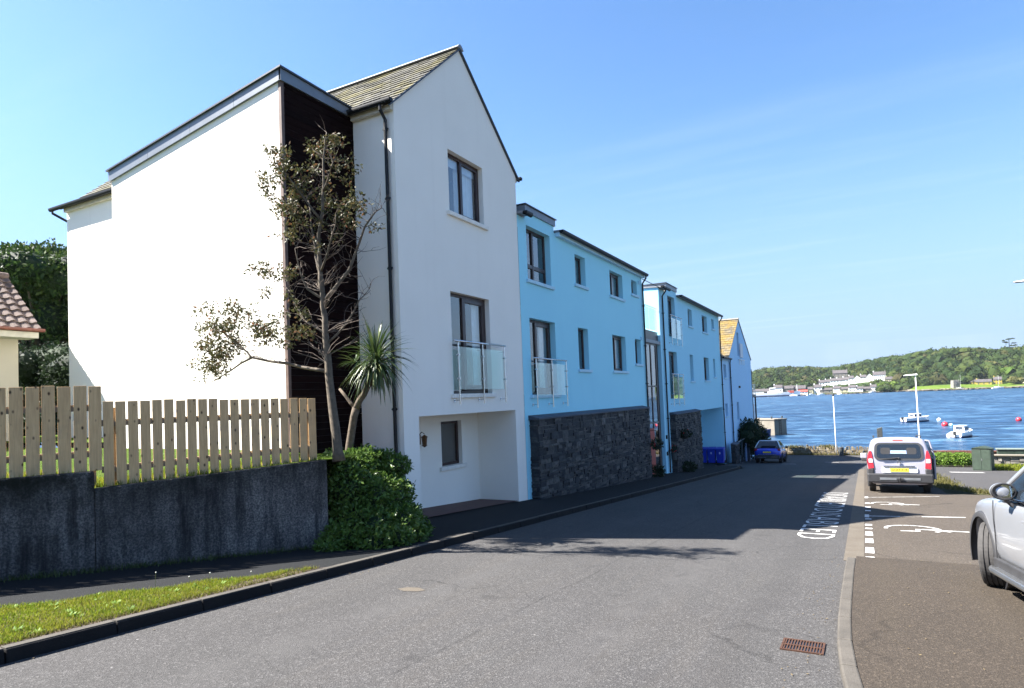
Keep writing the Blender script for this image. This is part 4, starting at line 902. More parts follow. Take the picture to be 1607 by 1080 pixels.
for y in (61.2, 62.12): m.cyl((FX-.06, y, -.35), (FX-.06, y, .55), .03, 6)
m.build('balcony_rail', 'steel', dk)
m = MB(); m.box(FX-1.3, FX-1.2, Yc1+.42, 62.05, -4.2, -.56); m.build('screen', 'cladding_wood', dk); m = MB(); m.box(FX-.1, FX-.06, 60.9, 61.35, -3.2, -1.2); m.build('panel', 'blind', dk)
# ---------------------------------------------------------------- bungalow on the left
F_ = thing('bungalow', 'cream pebbledashed bungalow corner with red brown pantile roof behind the fence', 'house', (-24, 5, -.6))
m = MB(); wx = -21.93; m.wall(PY(wx), -6, 9.75, -2, 2.52); m.wall(PX(9.75), -30, wx, -2, 2.52); m.poly([(wx, 9.75, 2.52), (-30, 9.75, 2.52), (-26, 9.75, 6.3)]); m.build('wall', 'pebbledash', F_)
# pantiles: wavy courses rising from the eave
m = MB(); ev = Vector((-21.25, 0, 2.62)); rd = Vector((-23.2, 0, 4.42)); slp = rd-ev; nm = Vector((-slp.z, 0, slp.x)).normalized(); nm = nm if nm.z > 0 else -nm
nc = 9
for j in range(nc):
    a = ev+slp*(j/nc); b = ev+slp*((j+1.08)/nc); ys = [10.02-.055*i for i in range(150)]
    lo = []; hi = []; lo2 = []
    for i, y in enumerate(ys):
        wv = .035*math.cos(2*math.pi*(10.02-y)/.30); lift = RNG.uniform(-.003, .003)
        lo.append(m.V(a.x+nm.x*(wv+.045), y, a.z+nm.z*(wv+.045)+lift)); hi.append(m.V(b.x+nm.x*wv, y, b.z+nm.z*wv)); lo2.append(m.V(a.x, y, a.z))
        if i and i % 5 != 0 or i == 0: pass
    for i in range(149): m.f.append([lo[i], lo[i+1], hi[i+1], hi[i]]); m.f.append([lo2[i], lo2[i+1], lo[i+1], lo[i]])
m.poly([(-23.2, 10.02, 4.42), (-23.2, 2, 4.42), (-30, 2, 4.42), (-30, 10.02, 4.42)]) if False else None
rf = m.build('roof', 'pantile', F_)
m = MB(); m.poly([(-23.2, 10, 4.42), (-23.2, -6, 4.42), (-26, -6, 2.6), (-26, 10, 2.6)]); m.build('rear_slope', 'pantile', rf)
m = MB()
for k in range(36): y = 10.05-k*.45; m.tube([(-23.2, y, 4.46), (-23.2, y-.43, 4.46)], .11, 8)
m.build('ridge_tiles', 'pantile', rf)
gutter(F_, (-21.17, 10.1, 2.60), (-21.17, -6, 2.60), .055, 'gutter_brown')
m = MB(); m.box(wx+.004, -21.24, -6, 9.98, 2.36, 2.54); m.build('eaves_board', 'cream_soffit', F_, bevel=.01)
# ================================================================== GARDEN WALL, FENCE AND PLANTS
dw = Vector((.4286, .9035, 0)); nb = Vector((-.9035, .4286, 0))
W0 = Vector((-9.63, 4.05, 0))
def wl(s, off=0, z=0): p = W0+dw*s+nb*off; return Vector((p.x, p.y, z))
m = MB()
def block(s0, s1, zt0, zt1, t=.22, skew=0):
    pts = []
    for z in (0, 1):
        for (s_, o) in ((s0, 0), (s1, 0), (s1, t), (s0, t)):
            zb = g(wl(s_).y)-.3; pts.append(wl(s_, o, (zt0 if s_ == s0 else zt1) if z else zb))
    m.hexa(pts)
block(-5.6, 1.015, -.78, -.75); block(1.018, 4.24, -.99, -.868)
t = thing('garden_wall', 'weathered grey rendered retaining wall stepping down under the picket fence', 'wall', (-8.8, 5.8, g(5.8)))
m.build('wall', 'retaining_render', t, bevel=.015)
def fence(lab, s0, s1, pw, gap, zt0, zt1, zb0, zb1):
    t = thing('picket_fence', lab, 'fence', wl((s0+s1)/2, .3, -.8)); L = s1-s0; k = int(L/(pw+gap)+.5)
    for i in range(k):
        a = s0+i*(pw+gap); f = i/max(1, k-1); zt = zt0+(zt1-zt0)*f+RNG.uniform(-.011, .009); zb = zb0+(zb1-zb0)*f
        o = .30+RNG.uniform(-.003, .003); tl = RNG.uniform(-.007, .007); m = MB()
        m.hexa([wl(a, o, zb), wl(a+pw, o, zb), wl(a+pw, o+.014, zb), wl(a, o+.014, zb), wl(a+tl, o, zt), wl(a+pw+tl, o, zt), wl(a+pw+tl, o+.014, zt), wl(a+tl, o+.014, zt)])
        m.build('picket', 'picket_wood', t, bevel=.004)
    for fz_ in (.26, .80):
        m = MB(); za, zc = zt0-(zt0-zb0)*fz_, zt1-(zt1-zb1)*fz_; h = .045
        m.hexa([wl(s0-.02, .319, za-h), wl(s1-.02, .319, zc-h), wl(s1-.02, .37, zc-h), wl(s0-.02, .37, za-h), wl(s0-.02, .319, za+h), wl(s1-.02, .319, zc+h), wl(s1-.02, .37, zc+h), wl(s0-.02, .37, za+h)])
        m.build('rail', 'fence_timber', t)
    q = max(2, int(L/1.8)+1)
    for i in range(q):
        a = s0+.12+(L-.25)*i/(q-1); m = MB(); zz = zt0+(zt1-zt0)*i/(q-1)-.10
        m.hexa([wl(a-.04, .374, -1.6), wl(a+.04, .374, -1.6), wl(a+.04, .45, -1.6), wl(a-.04, .45, -1.6), wl(a-.04, .374, zz), wl(a+.04, .374, zz), wl(a+.04, .45, zz), wl(a-.04, .45, zz)]); m.build('post', 'fence_timber', t)
fence('taller left run of weathered timber picket fence on the high step of the wall', -2.722, 1.15, .151, .025, .44, .43, -.79, -.76)
fence('long right run of weathered timber picket fence reaching the dark clad bay', 1.145, 4.21, .1275, .0257, .215, .17, -1.0, -.87)
# ---- slender tree against the cladding
TR = {'trunk': [(-7.66, -.9), (-7.7, -.54), (-7.77, -.01), (-7.83, .52), (-7.87, 1.06), (-7.88, 1.5), (-7.92, 1.93), (-7.96, 2.26), (-7.98, 2.7), (-7.92, 3.13), (-7.86, 3.56), (-7.82, 3.99), (-7.77, 4.41), (-7.72, 4.64)],
 'r1': [(-7.86, 1.82), (-7.64, 2.04), (-7.42, 2.28), (-7.3, 2.6), (-7.16, 2.98), (-7.03, 3.17), (-6.88, 3.29)], 'r2': [(-7.94, 2.31), (-7.7, 2.53), (-7.47, 2.82), (-7.29, 3.11)],
 'l1': [(-7.9, .61), (-8.36, .69), (-8.74, .79), (-9.13, .85), (-9.54, .94), (-9.78, 1.15), (-10.04, 1.35), (-10.29, 1.58)], 'l2': [(-7.92, 1.26), (-8.25, 1.42), (-8.55, 1.61), (-8.78, 1.86), (-8.93, 2.07), (-9.11, 2.21)],
 'l3': [(-7.96, 2.24), (-8.14, 2.59), (-8.27, 2.97), (-8.41, 3.43), (-8.58, 3.8)], 'l4': [(-7.9, 1.82), (-8.16, 2.01), (-8.23, 2.35), (-8.22, 2.68)], 'l5': [(-9.54, .94), (-9.88, .86), (-10.5, .64), (-10.97, .53)],
 'r3': [(-7.86, 1.06), (-7.53, 1.36), (-7.3, 1.76), (-7.16, 1.95)], 'm1': [(-7.91, 3.18), (-8.1, 3.49), (-8.39, 3.94), (-8.69, 4.26)], 'm2': [(-7.84, 3.66), (-7.58, 3.83), (-7.36, 3.98)]}
rt = random.Random(21)
T = thing('young_tree', 'slender sparse leaved tree with pale trunk in front of the dark cladding', 'tree', (-7.66, 8.0, -.9))
m = MB(); tw = MB(); tips = []
depth = {'trunk': 0, 'r1': .35, 'r2': -.3, 'l1': -.25, 'l2': .3, 'l3': .35, 'l4': -.3, 'l5': .1, 'r3': .3, 'm1': -.35, 'm2': -.25}
def path(k):
    pp = TR[k]; n_ = len(pp); out = []
    base = -.25*.5 if k == 'l5' else 0
    for i, (x, z) in enumerate(pp): out.append(Vector((x, 8.0+base+depth[k]*(i/(n_-1)), z)))
    # densify with a little wander
    res = [out[0]]
    for a, b in zip(out, out[1:]): res.append((a+b)/2+Vector((rt.uniform(-.02, .02), rt.uniform(-.02, .02), 0))); res.append(b)
    return res
for k in TR:
    p = path(k); r0_, r1_ = {'trunk': (.098, .012), 'r1': (.035, .008), 'l1': (.032, .008), 'l3': (.026, .007)}.get(k, (.022, .006))
    if k == 'trunk':
        rs = []
        for i in range(len(p)):
            f = i/(len(p)-1); rs.append(.086-.042*min(1, f/.42) if f < .42 else .044-.035*(f-.42)/.58)
        rs[0] = .11; rs[13] += .012
    else: rs = [r0_+(r1_-r0_)*i/(len(p)-1) for i in range(len(p))]
    m.tube(p, rs, 8)
    for q in p[2:]: tips.append((q, k))
for q, k in tips:                                 # bare twigs
    for _ in range(3 if k != 'trunk' else (2 if q.z > .4 else 0)):
        d = rv(rt); d.z = abs(d.z)*.8+.15; d.y *= .8; L = rt.uniform(.18, .55); a = q; pts = [a]
        for s_ in range(4): d = (d+rv(rt)*.45).normalized(); a = a+d*L/4; pts.append(a)
        tw.tube(pts, [.006, .005, .004, .003, .002], 4, False)
        if rt.random() < .5:
            b = pts[2]; d2 = (d+rv(rt)).normalized(); tw.tube([b, b+d2*L*.25, b+(d2+rv(rt)*.4)*L*.4], [.004, .003, .0015], 4, False)
for cx, cz in ((-7.45, 1.9), (-7.3, 1.5), (-7.5, 2.3), (-7.4, 2.7), (-8.2, 1.1), (-8.1, 1.6), (-8.3, 2.2), (-7.3, 1.1), (-8.45, 1.0)):
    for _ in range(5):
        a = Vector((cx+rt.uniform(-.15, .15), 8.0+rt.uniform(-.3, .4), cz+rt.uniform(-.15, .15))); b = Vector((-7.88, 8.0, cz-.25)); pts = [b, b.lerp(a, .5)+rv(rt)*.06, a, a+rv(rt)*.15+Vector((0, 0, .08))]
        tw.tube(pts, [.008, .006, .004, .002], 4, False)
m.build('trunk', 'bark', T, smooth=True); tw.build('twigs', 'twig', T)
CL = [(-10.12, 1.47, .48, 330), (-10.49, 1.05, .32, 170), (-10.35, .85, .2, 60), (-9.95, 1.1, .22, 60), (-9.68, 1.78, .25, 90), (-9.27, 1.4, .28, 110), (-8.84, 1.36, .28, 110), (-8.45, 1.42, .29, 90), (-9.32, 2.44, .26, 70), (-9.58, 2.21, .16, 25), (-8.92, 2.36, .2, 40), (-8.39, 3.99, .47, 190), (-8.07, 4.37, .29, 90), (-7.75, 4.46, .18, 50), (-7.61, 4.14, .24, 60), (-8.65, 4.36, .26, 70), (-9.1, 3.96, .22, 55), (-9.27, 3.76, .14, 25), (-8.25, 3.41, .39, 140), (-7.95, 3.57, .29, 80), (-7.38, 3.45, .28, 60), (-7.16, 3.25, .16, 25), (-6.96, 3.18, .1, 14), (-6.9, 2.96, .1, 14), (-7.68, 3.07, .28, 60), (-8.57, 3.13, .24, 50), (-8.72, 3.49, .24, 55), (-7.97, 2.9, .25, 45), (-9.03, 3.06, .09, 10), (-10.69, .58, .14, 9), (-7.32, 3.08, .2, 25), (-8.47, 1.77, .2, 25), (-10.75, 1.28, .18, 30)]
m = MB()
for x, z, r_, k in CL:
    dy = -.25*min(1, max(0, (-7.9-x)/1.6)) if z < 2 else rt.uniform(-.2, .3)
    sub = max(2, int(k/9))
    for _ in range(sub):                          # leaves gather in small sprays with gaps between them
        v = rv(rt)*r_*rt.random()**.45; c_ = Vector((x+v.x*1.12, 8.0+dy+v.y*1.1, z+v.z*1.08)); m.leaves(c_, (.125, .125, .10), int(k/sub*3.0)+1, .066, .017, rt, 0, .2)
        tw2 = [c_, c_+rv(rt)*.1]
m.build('crown', 'young_tree_leaf', T)
# ---- cabbage palm
rp_ = random.Random(5); YP = 9.25
T = thing('cabbage_palm', 'small cabbage palm with drooping sword leaves beside the black downpipe', 'palm', (-8.6, YP, -1.0))
m = MB(); q3 = lambda pts, r: m.tube([Vector((x, YP+d, z)) for x, z, d in pts], r, 9)
q3([(-8.64, -1.2, 0), (-8.58, -.75, 0), (-8.52, -.45, .01), (-8.45, -.2, 0), (-8.38, -.03, 0)], [.085, .075, .07, .07, .075])
q3([(-8.38, -.05, 0), (-8.3, .1, .0), (-8.2, .22, .02), (-8.07, .43, .03), (-7.92, .72, .03)], [.068, .062, .06, .055, .05])
q3([(-8.40, -.05, 0), (-8.5, .06, -.02), (-8.6, .19, -.04), (-8.73, .34, -.06)], [.042, .033, .028, .026])
m.build('trunk', 'palm_bark', T, smooth=True)
def sword(mb, c, d, L, droop, w):
    c = Vector(c); d = d.normalized(); side = d.cross(Vector((0, 0, 1))); side = side.normalized() if side.length > .05 else Vector((1, 0, 0)); prev = None; p = c.copy(); k = 6
    for i in range(k+1):
        f = i/k; ww = w*(.5+1.6*f if f < .3 else 1.0*(1-((f-.3)/.7)**1.8)+.04); a = mb.V(p-side*ww+Vector((0, 0, ww*.4))); b = mb.V(p); e = mb.V(p+side*ww+Vector((0, 0, ww*.4)))
        if prev: mb.f += [[prev[0], prev[1], b, a], [prev[1], prev[2], e, b]]
        prev = (a, b, e); d = (d+Vector((0, 0, -droop/k))).normalized(); p = p+d*L/k
m = MB(); dd = MB(); cc = Vector((-7.89, YP+.03, .80))
for i in range(250):
    a = rp_.uniform(0, 6.283); el = rp_.uniform(-.5, 1.5); d = Vector((math.cos(a)*math.cos(el), math.sin(a)*math.cos(el), math.sin(el)))
    sword(m, cc+Vector((0, 0, rp_.uniform(-.08, .08))), d, rp_.uniform(.55, .95), rp_.uniform(.6, 2.1)*(1.35-el*.4), .017)
for i in range(120):
    a = rp_.uniform(0, 6.283); el = rp_.uniform(-1.0, -.1); d = Vector((math.cos(a)*math.cos(el), math.sin(a)*math.cos(el), math.sin(el)))
    sword(dd, cc+Vector((0, 0, rp_.uniform(-.16, 0))), d, rp_.uniform(.35, .62), rp_.uniform(1.2, 2.5), .012)
for i in range(24):
    a = rp_.uniform(0, 6.283); el = rp_.uniform(-.3, 1.2); d = Vector((math.cos(a)*math.cos(el)-.5, math.sin(a)*math.cos(el), math.sin(el)))
    sword(m, Vector((-8.35, YP-.02, .82)), d, rp_.uniform(.25, .42), rp_.uniform(.5, 1.4), .012)
m.build('crown', 'palm_leaf', T); dd.build('dead_leaves', 'palm_dead', T)
# ---- spreading laurel at the foot of the bay
rb = random.Random(11)
T = thing('laurel_bush', 'broad glossy green bush between the grey wall end and the white house', 'bush', (-7.9, 8.8, g(8.8)+.1))
lob = [(-7.95, 8.5, -1.45, .46, .40), (-8.35, 8.95, -1.25, .52, .42), (-7.85, 8.85, -1.65, .58, .48), (-8.3, 9.5, -1.25, .52, .42), (-7.72, 8.35, -2.0, .42, .36), (-7.35, 8.5, -2.08, .42, .36), (-7.25, 8.9, -2.1, .42, .34), (-7.35, 9.3, -2.15, .36, .3), (-7.85, 9.35, -1.75, .55, .50), (-8.3, 9.9, -1.75, .5, .5), (-7.75, 9.7, -2.15, .36, .3), (-8.05, 10.15, -2.2, .33, .28),
       (-7.5, 7.95, -2.2, .36, .22), (-7.55, 7.68, -2.27, .26, .16), (-7.6, 7.85, -2.1, .26, .2), (-7.12, 8.15, -2.24, .32, .20), (-6.98, 8.55, -2.24, .32, .20), (-7.0, 9.0, -2.28, .28, .18), (-7.15, 9.4, -2.3, .25, .17), (-8.9, 9.3, -1.3, .5, .4), (-7.95, 8.45, -1.15, .26, .2), (-7.98, 9.75, -1.18, .36, .24), (-8.35, 8.6, -1.02, .30, .2), (-8.3, 9.35, -.98, .3, .2)]
m = MB(); core = MB()
for x, y, z, rx, rz_ in lob:
    m.leaves((x, y, z), (rx, rx, rz_), int(1500*(rx/.5)**2), .088, .022, rb, .5, .7)
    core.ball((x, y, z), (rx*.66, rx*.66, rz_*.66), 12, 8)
    for _ in range(10): v = rv(rb); v.z = abs(v.z); m.leaves((x+v.x*rx*1.02, y+v.y*rx*1.02, z+v.z*rz_*1.04), (.09, .09, .09), 12, .085, .02, rb, 0, .8)
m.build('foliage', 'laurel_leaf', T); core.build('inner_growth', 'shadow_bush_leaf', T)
# ---- dark trees beyond the bungalow
def tree(name, lab, base, top, lobes, leafmat, n, L, w, seed, group=None, trunk_r=.25, coremat='shadow_bush_leaf', core_f=.80):
    r_ = random.Random(seed); T = thing(name, lab, 'tree', base, 0, group); m = MB(); c0 = MB(); tk = MB(); b = Vector(base); t_ = Vector(top)
    tk.tube([b, b.lerp(t_, .3)+rv(r_)*.1, b.lerp(t_, .6)+rv(r_)*.15, t_], [trunk_r, trunk_r*.8, trunk_r*.5, trunk_r*.2], 8)
    for (x, y, z, rx, rz_) in lobes:
        tk.tube([b.lerp(t_, .35), b.lerp(t_, .5).lerp(Vector((x, y, z)), .5), (x, y, z)], [trunk_r*.4, trunk_r*.25, trunk_r*.1], 6)
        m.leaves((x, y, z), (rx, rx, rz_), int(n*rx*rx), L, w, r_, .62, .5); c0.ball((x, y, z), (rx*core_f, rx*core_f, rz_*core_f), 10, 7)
        for _ in range(14): v = rv(r_); m.leaves((x+v.x*rx, y+v.y*rx, z+v.z*rz_), (L*2.2, L*2.2, L*1.6), 16, L, w, r_, 0, .5)
    m.build('crown', leafmat, T); c0.build('inner_growth', coremat, T); tk.build('trunk', 'bark', T, smooth=True); return T
rt2 = random.Random(4)
lobes = []
for i in range(66):
    a = rt2.uniform(-3.6, 3.4); zz = rt2.uniform(-1.5, 8.3); lim = 3.8 if zz < 5.6 else 3.8*(1-(zz-5.6)/4.2)
    lobes.append((-34+max(-lim, min(lim, a)), 16+rt2.uniform(-2, 2), zz, rt2.uniform(.9, 1.4), rt2.uniform(.7, 1.1)))
tree('leafy_tree', 'large dark leafy tree behind the bungalow at the left edge', (-34, 16, -1), (-34, 16, 7.6), lobes, 'dark_tree_leaf', 620, .20, .055, 9)
lob2 = [(-27+rt2.uniform(-2.5, 2.5), 13.2+rt2.uniform(-.8, .8), rt2.uniform(-.6, 2.3), rt2.uniform(.6, 1.0), rt2.uniform(.5, .8)) for _ in range(22)]
tree('garden_shrub', 'dark green shrub filling the gap between bungalow and white wall', (-27, 13.2, -1), (-27, 13.2, 2), lob2, 'shadow_bush_leaf', 700, .14, .04, 10, None, .08)
# ================================================================== VEHICLES
def loft(mb, rings, cap=True):
    idx = [[mb.V(p) for p in r] for r in rings]; k = len(idx[0])
    for a, b in zip(idx, idx[1:]):
        for j in range(k): mb.f.append([a[j], a[(j+1) % k], b[(j+1) % k], b[j]])
    if cap: mb.f.append(idx[0][::-1]); mb.f.append(idx[-1])
def ring(half, y, shear=0, z0=.9):
    """closed ring from a half profile (x, z) listed bottom to top"""
    f = lambda x, z: (x, y+shear*max(0, z-z0), z)
    return [f(x, z) for x, z in half]+[f(-x, z) for x, z in half[-2:0:-1]]
def bake(o, sub=1, cutters=()):
    """apply a subdivision and cut the wheel arches, keeping one plain mesh"""
    if sub: s = o.modifiers.new('s', 'SUBSURF'); s.levels = sub; s.render_levels = sub
    for c in cutters:
        b = o.modifiers.new('b', 'BOOLEAN'); b.operation = 'DIFFERENCE'; b.solver = 'EXACT'; b.object = c
    dg = bpy.context.evaluated_depsgraph_get(); dg.update(); me = bpy.data.meshes.new_from_object(o.evaluated_get(dg))
    o.modifiers.clear(); o.data = me
    for p in me.polygons: p.use_smooth = len(p.vertices) <= 4
    for c in cutters: bpy.data.objects.remove(c)
def cutter(par, x, y, z, r, w):
    m = MB(); m.lathe([(r, -w), (r, w)], 28, Matrix.Translation((x, y, z)) @ Matrix.Rotation(R(90), 4, 'Y')); return m.build('tmp_cut', 'car_trim', par, world=False, weld=True)
def wheel(par, x, y, r, w, steer=0, side=1):
    M = Matrix.Translation((x, y, r)) @ Matrix.Rotation(steer, 4, 'Z') @ Matrix.Rotation(R(90)*side, 4, 'Y'); h = w/2; m = MB()
    pr = [(r*.66, -h*.86), (r*.70, -h*.98), (r*.86, -h*1.0), (r*.955, -h*.93), (r*.985, -h*.80)]
    for gx in (-.52, -.18, .18, .52): pr += [(r, h*(gx-.06)), (r*.972, h*(gx-.045)), (r*.972, h*(gx+.045)), (r, h*(gx+.06))]
    pr += [(r*.985, h*.80), (r*.955, h*.93), (r*.86, h), (r*.70, h*.98), (r*.66, h*.86)]
    m.lathe(pr, 56, M); ty = m.build('wheel', 'rubber', par, smooth=False, world=False)
    m = MB(); m.lathe([(.001, h*.35), (r*.14, h*.55), (r*.16, h*.4)], 16, M); m.lathe([(r*.58, h*.5), (r*.62, h*.85), (r*.67, h*.86), (r*.66, -h*.8), (r*.6, -h*.8), (r*.58, h*.3)], 32, M)
    for k in range(5):
        for d in (-.16, .16):
            a = 2*math.pi*k/5+d; q = [M @ Vector((math.cos(a)*rr, math.sin(a)*rr, zz)) for rr, zz in ((r*.08, h*.45), (r*.6, h*.6))]; m.tube(q, [r*.05, r*.04], 6)
    m.build('rim', 'rim_metal', ty, world=False)
    m = MB(); m.lathe([(.001, -h*.1), (r*.5, -h*.1), (r*.5, 0), (.001, 0)], 20, M); m.build('brake_disc', 'car_trim', ty, world=False)
    return ty
def archtrim(par, x, y, r, R_, side):
    m = MB(); pts = [(x, y+math.cos(a)*R_, r+math.sin(a)*R_) for a in [R(-18+216*i/22) for i in range(23)]]
    rings = []
    for i, p in enumerate(pts):
        a = R(-18+216*i/22); rd = Vector((0, math.cos(a), math.sin(a))); P = Vector(p); s = Vector((side, 0, 0))
        rings.append([P-rd*.012+s*.012, P+rd*.045+s*.008, P+rd*.06-s*.02, P-rd*.012-s*.14])
    idx = [[m.V(q) for q in r_] for r_ in rings]
    for a, b in zip(idx, idx[1:]):
        for j in range(3): m.f.append([a[j], a[j+1], b[j+1], b[j]])
    return m.build('wheel_arch', 'car_trim', par, world=False, smooth=True)
def vmat(x, y, rz=0, z=None):
    s = math.atan(.068) if y < 44 else math.atan((g(y+1.2)-g(y-1.2))/-2.4)
    return Matrix.Translation((x, y, (g(y) if z is None else z)+.006)) @ Matrix.Rotation(rz, 4, 'Z') @ Matrix.Rotation(-s, 4, 'X')
def rrect(x0, x1, z0, z1, r, k=5, top=0):
    out = []
    for cx, cz, a0 in ((x1-r, z1-r, 0), (x0+r, z1-r, 90), (x0+r, z0+r, 180), (x1-r, z0+r, 270)):
        for i in range(k+1):
            a = R(a0+90*i/k); x, z = cx+r*math.cos(a), cz+r*math.sin(a); f = (z-z0)/(z1-z0); out.append((x*(1-top*f), z))
    return out
def lettering(par, word, size, M, mat, name='lettering', depth=.002):
    cu = bpy.data.curves.new(name, 'FONT'); cu.body = word; cu.size = size; cu.align_x = 'CENTER'; cu.align_y = 'CENTER'; cu.extrude = depth; cu.resolution_u = 2
    o = bpy.data.objects.new('tmp', cu); COL.objects.link(o); dg = bpy.context.evaluated_depsgraph_get(); me = bpy.data.meshes.new_from_object(o.evaluated_get(dg)); bpy.data.objects.remove(o)
    me.transform(M); me.materials.clear(); me.materials.append(MT[mat]); q = bpy.data.objects.new(name, me); COL.objects.link(q); q.parent = par; return q
# ---------------------------------------------------------------- white van seen from behind
V = thing('parked_van', 'white small van parked in the bay, seen from behind with driver door open', 'van', M=vmat(.93, 26.27))
P_ = [(0, .27), (.70, .27), (.83, .31), (.892, .45), (.905, .75), (.903, .98), (.885, 1.14), (.845, 1.36), (.79, 1.60), (.73, 1.72), (.62, 1.775), (.35, 1.80), (0, 1.808)]
def pz(k, wx=1.0, lift=0): return [(x*wx, (z if z < .95 else .95+(z-.95)*k)+lift*(z < .5)) for x, z in P_]
sh = .13
rings = [ring([(x*.90, .31+(z-.27)*.955) for x, z in P_], -2.20, sh), ring([(x*.955, .285+(z-.27)*.98) for x, z in P_], -2.185, sh), ring([(x*.985, .275+(z-.27)*.993) for x, z in P_], -2.14, sh), ring(P_, -2.05, sh), ring(P_, -1.7, sh*.6), ring(P_, -1.0), ring(P_, 0), ring(pz(.99), .45), ring(pz(.93), .72), ring(pz(.55), 1.02), ring(pz(.26), 1.26), ring(pz(.14, .985), 1.6), ring(pz(.04, .95), 1.9), ring(pz(-.1, .86, .04), 2.10), ring(pz(-.25, .70, .1), 2.18)]
m = MB(); loft(m, rings); body = m.build('body', 'van_paint', V, world=False, weld=True)
bake(body, 1, [cutter(V, s*.86, y, .31, .365, .16) for s in (1, -1) for y in (1.33, -1.37)])
for s in (1, -1):
    for y in (1.33, -1.37): wheel(V, s*.77, y, .315, .20, 0, s); archtrim(V, s*.90, y, .31, .37, s)
def rear(z, out=0): return -2.205+sh*max(0, z-.9)-out
def rpanel(name, pts, mat, out=.006, th=.02, par=V):
    m = MB(); a = [m.V(x, rear(z, out), z) for x, z in pts]; b = [m.V(x, rear(z, out)+th, z) for x, z in pts]; k = len(pts); m.f.append(a); m.f.append(b[::-1])
    for i in range(k): m.f.append([a[(i+1) % k], a[i], b[i], b[(i+1) % k]])
    return m.build(name, mat, par, world=False)
rw = rpanel('rear_window', rrect(-.70, .70, 1.06, 1.62, .15, 6, .06), 'leather_dark', .012, .05)
rpanel('pane', rrect(-.62, .62, 1.12, 1.57, .10, 5, .05), 'tinted_glass', .016, .004, rw)
rpanel('windscreen_glimpse', rrect(-.30, .34, 1.27, 1.37, .03, 3), 'sticker', .0175, .003, rw)
for x in (-.36, .36): rpanel('headrest', rrect(x-.14, x+.14, 1.25, 1.46, .06, 4), 'car_trim', .0185, .003, rw)
m = MB(); m.tube([(.02, rear(1.10, .03), 1.14), (-.15, rear(1.12, .035), 1.125), (-.48, rear(1.1, .035), 1.075)], .012, 6); m.ball((.0, rear(1.1, .02), 1.12), .03, 8, 5); m.build('wiper', 'car_trim', rw, world=False)
rpanel('high_brake_light', rrect(-.14, .14, 1.685, 1.715, .012, 2), 'far_red', -.005, .04)
for s in (1, -1):
    pts = [(.70, .80), (.87, .76), (.885, 1.02), (.86, 1.22), (.815, 1.36), (.765, 1.36), (.735, 1.22), (.72, 1.0)]
    m = MB(); pp = [(s*x, z) for x, z in pts]; a = [m.V(x, rear(z, .012), z) for x, z in pp]; b = [m.V(x*1.028, rear(z)+.26, z) for x, z in pp]; k = len(pp)
    m.f.append(a); m.f.append(b[::-1])
    for i in range(k): m.f.append([a[(i+1) % k], a[i], b[i], b[(i+1) % k]])
    tl = m.build('tail_light', 'tail_red', V, world=False, weld=True, bevel=.012)
    rpanel('reversing_lens', [(s*x, z) for x, z in ((.735, .98), (.85, .98), (.85, 1.10), (.745, 1.10))], 'tail_clear', .018, .01, tl)
m = MB(); m.obox((0, -2.16, .48), (.915, 0, 0), (0, .10, 0), (0, 0, .15)); m.obox((.80, -2.10, .70), (.10, 0, 0), (0, .12, 0), (0, 0, .10)); m.obox((-.80, -2.10, .70), (.10, 0, 0), (0, .12, 0), (0, 0, .10)); bp = m.build('rear_bumper', 'car_trim', V, world=False, bevel=.04)
m = MB(); m.obox((0, -2.263, .46), (.56, 0, 0), (0, .008, 0), (0, 0, .038)); m.build('bumper_insert', 'galvanised', bp, world=False, bevel=.006)
m = MB(); m.tube([(0, -2.2, .36), (0, -2.34, .37), (0, -2.36, .46)], .022, 8); m.ball((0, -2.36, .49), .03, 10, 6); m.obox((0, -2.29, .46), (.10, 0, 0), (0, .012, 0), (0, 0, .03)); m.build('tow_hitch', 'car_trim', bp, world=False)
rpanel('plate_recess', rrect(-.50, .50, .665, .84, .04, 3, .0), 'white_paint', .006, .01)
pl = rpanel('number_plate', rrect(-.26, .26, .69, .80, .01, 2), 'plate_yellow', .016, .008)
lettering(pl, 'DU57 KVF', .098, Matrix.Translation((0, rear(.745, .018), .745)) @ Matrix.Rotation(R(90), 4, 'X'), 'plate_ink')
m = MB(); m.obox((0, rear(.86, .02), .86), (.44, 0, 0), (0, .014, 0), (0, 0, .022)); m.build('tailgate_trim', 'chrome', V, world=False, bevel=.006)
m = MB()
for z in (.985, 1.02):
    for s in (1, -1): m.obox((s*.022, rear(z, .012), z), (.028, 0, -s*.022), (0, .006, 0), (s*.006, 0, .009))
m.build('chevron_emblem', 'chrome', V, world=False)
for s in (1, -1):
    m = MB(); m.tube([(s*.66, -1.75, 1.78), (s*.66, -1.6, 1.84), (s*.66, .1, 1.85), (s*.66, .3, 1.80)], .018, 6); m.build('roof_rail', 'car_trim', V, world=False)
m = MB(); m.obox((-1.0, .72, 1.12), (.10, 0, 0), (0, .05, .0), (0, 0, .10)); w1 = m.build('wing_mirror', 'van_paint', V, world=False, bevel=.03); m = MB(); m.obox((-.97, .72, .99), (.10, 0, 0), (0, .05, 0), (0, 0, .06)); m.build('mirror_base', 'car_trim', w1, world=False, bevel=.02)
DM = Matrix.Translation((.91, .82, 0)) @ Matrix.Rotation(R(11), 4, 'Z')       # driver door swung out about its front hinge
def dbox(mb, x0, x1, y0, y1, z0, z1): mb.hexa([DM @ Vector(p) for p in ((x0, y0, z0), (x1, y0, z0), (x1, y1, z0), (x0, y1, z0), (x0+.0, y0, z1), (x1, y0, z1), (x1, y1, z1), (x0, y1, z1))])
m = MB(); dbox(m, -.03, .03, -1.12, -.02, .36, 1.10); dr = m.build('open_door', 'van_paint', V, world=False, bevel=.02, label='open driver door')
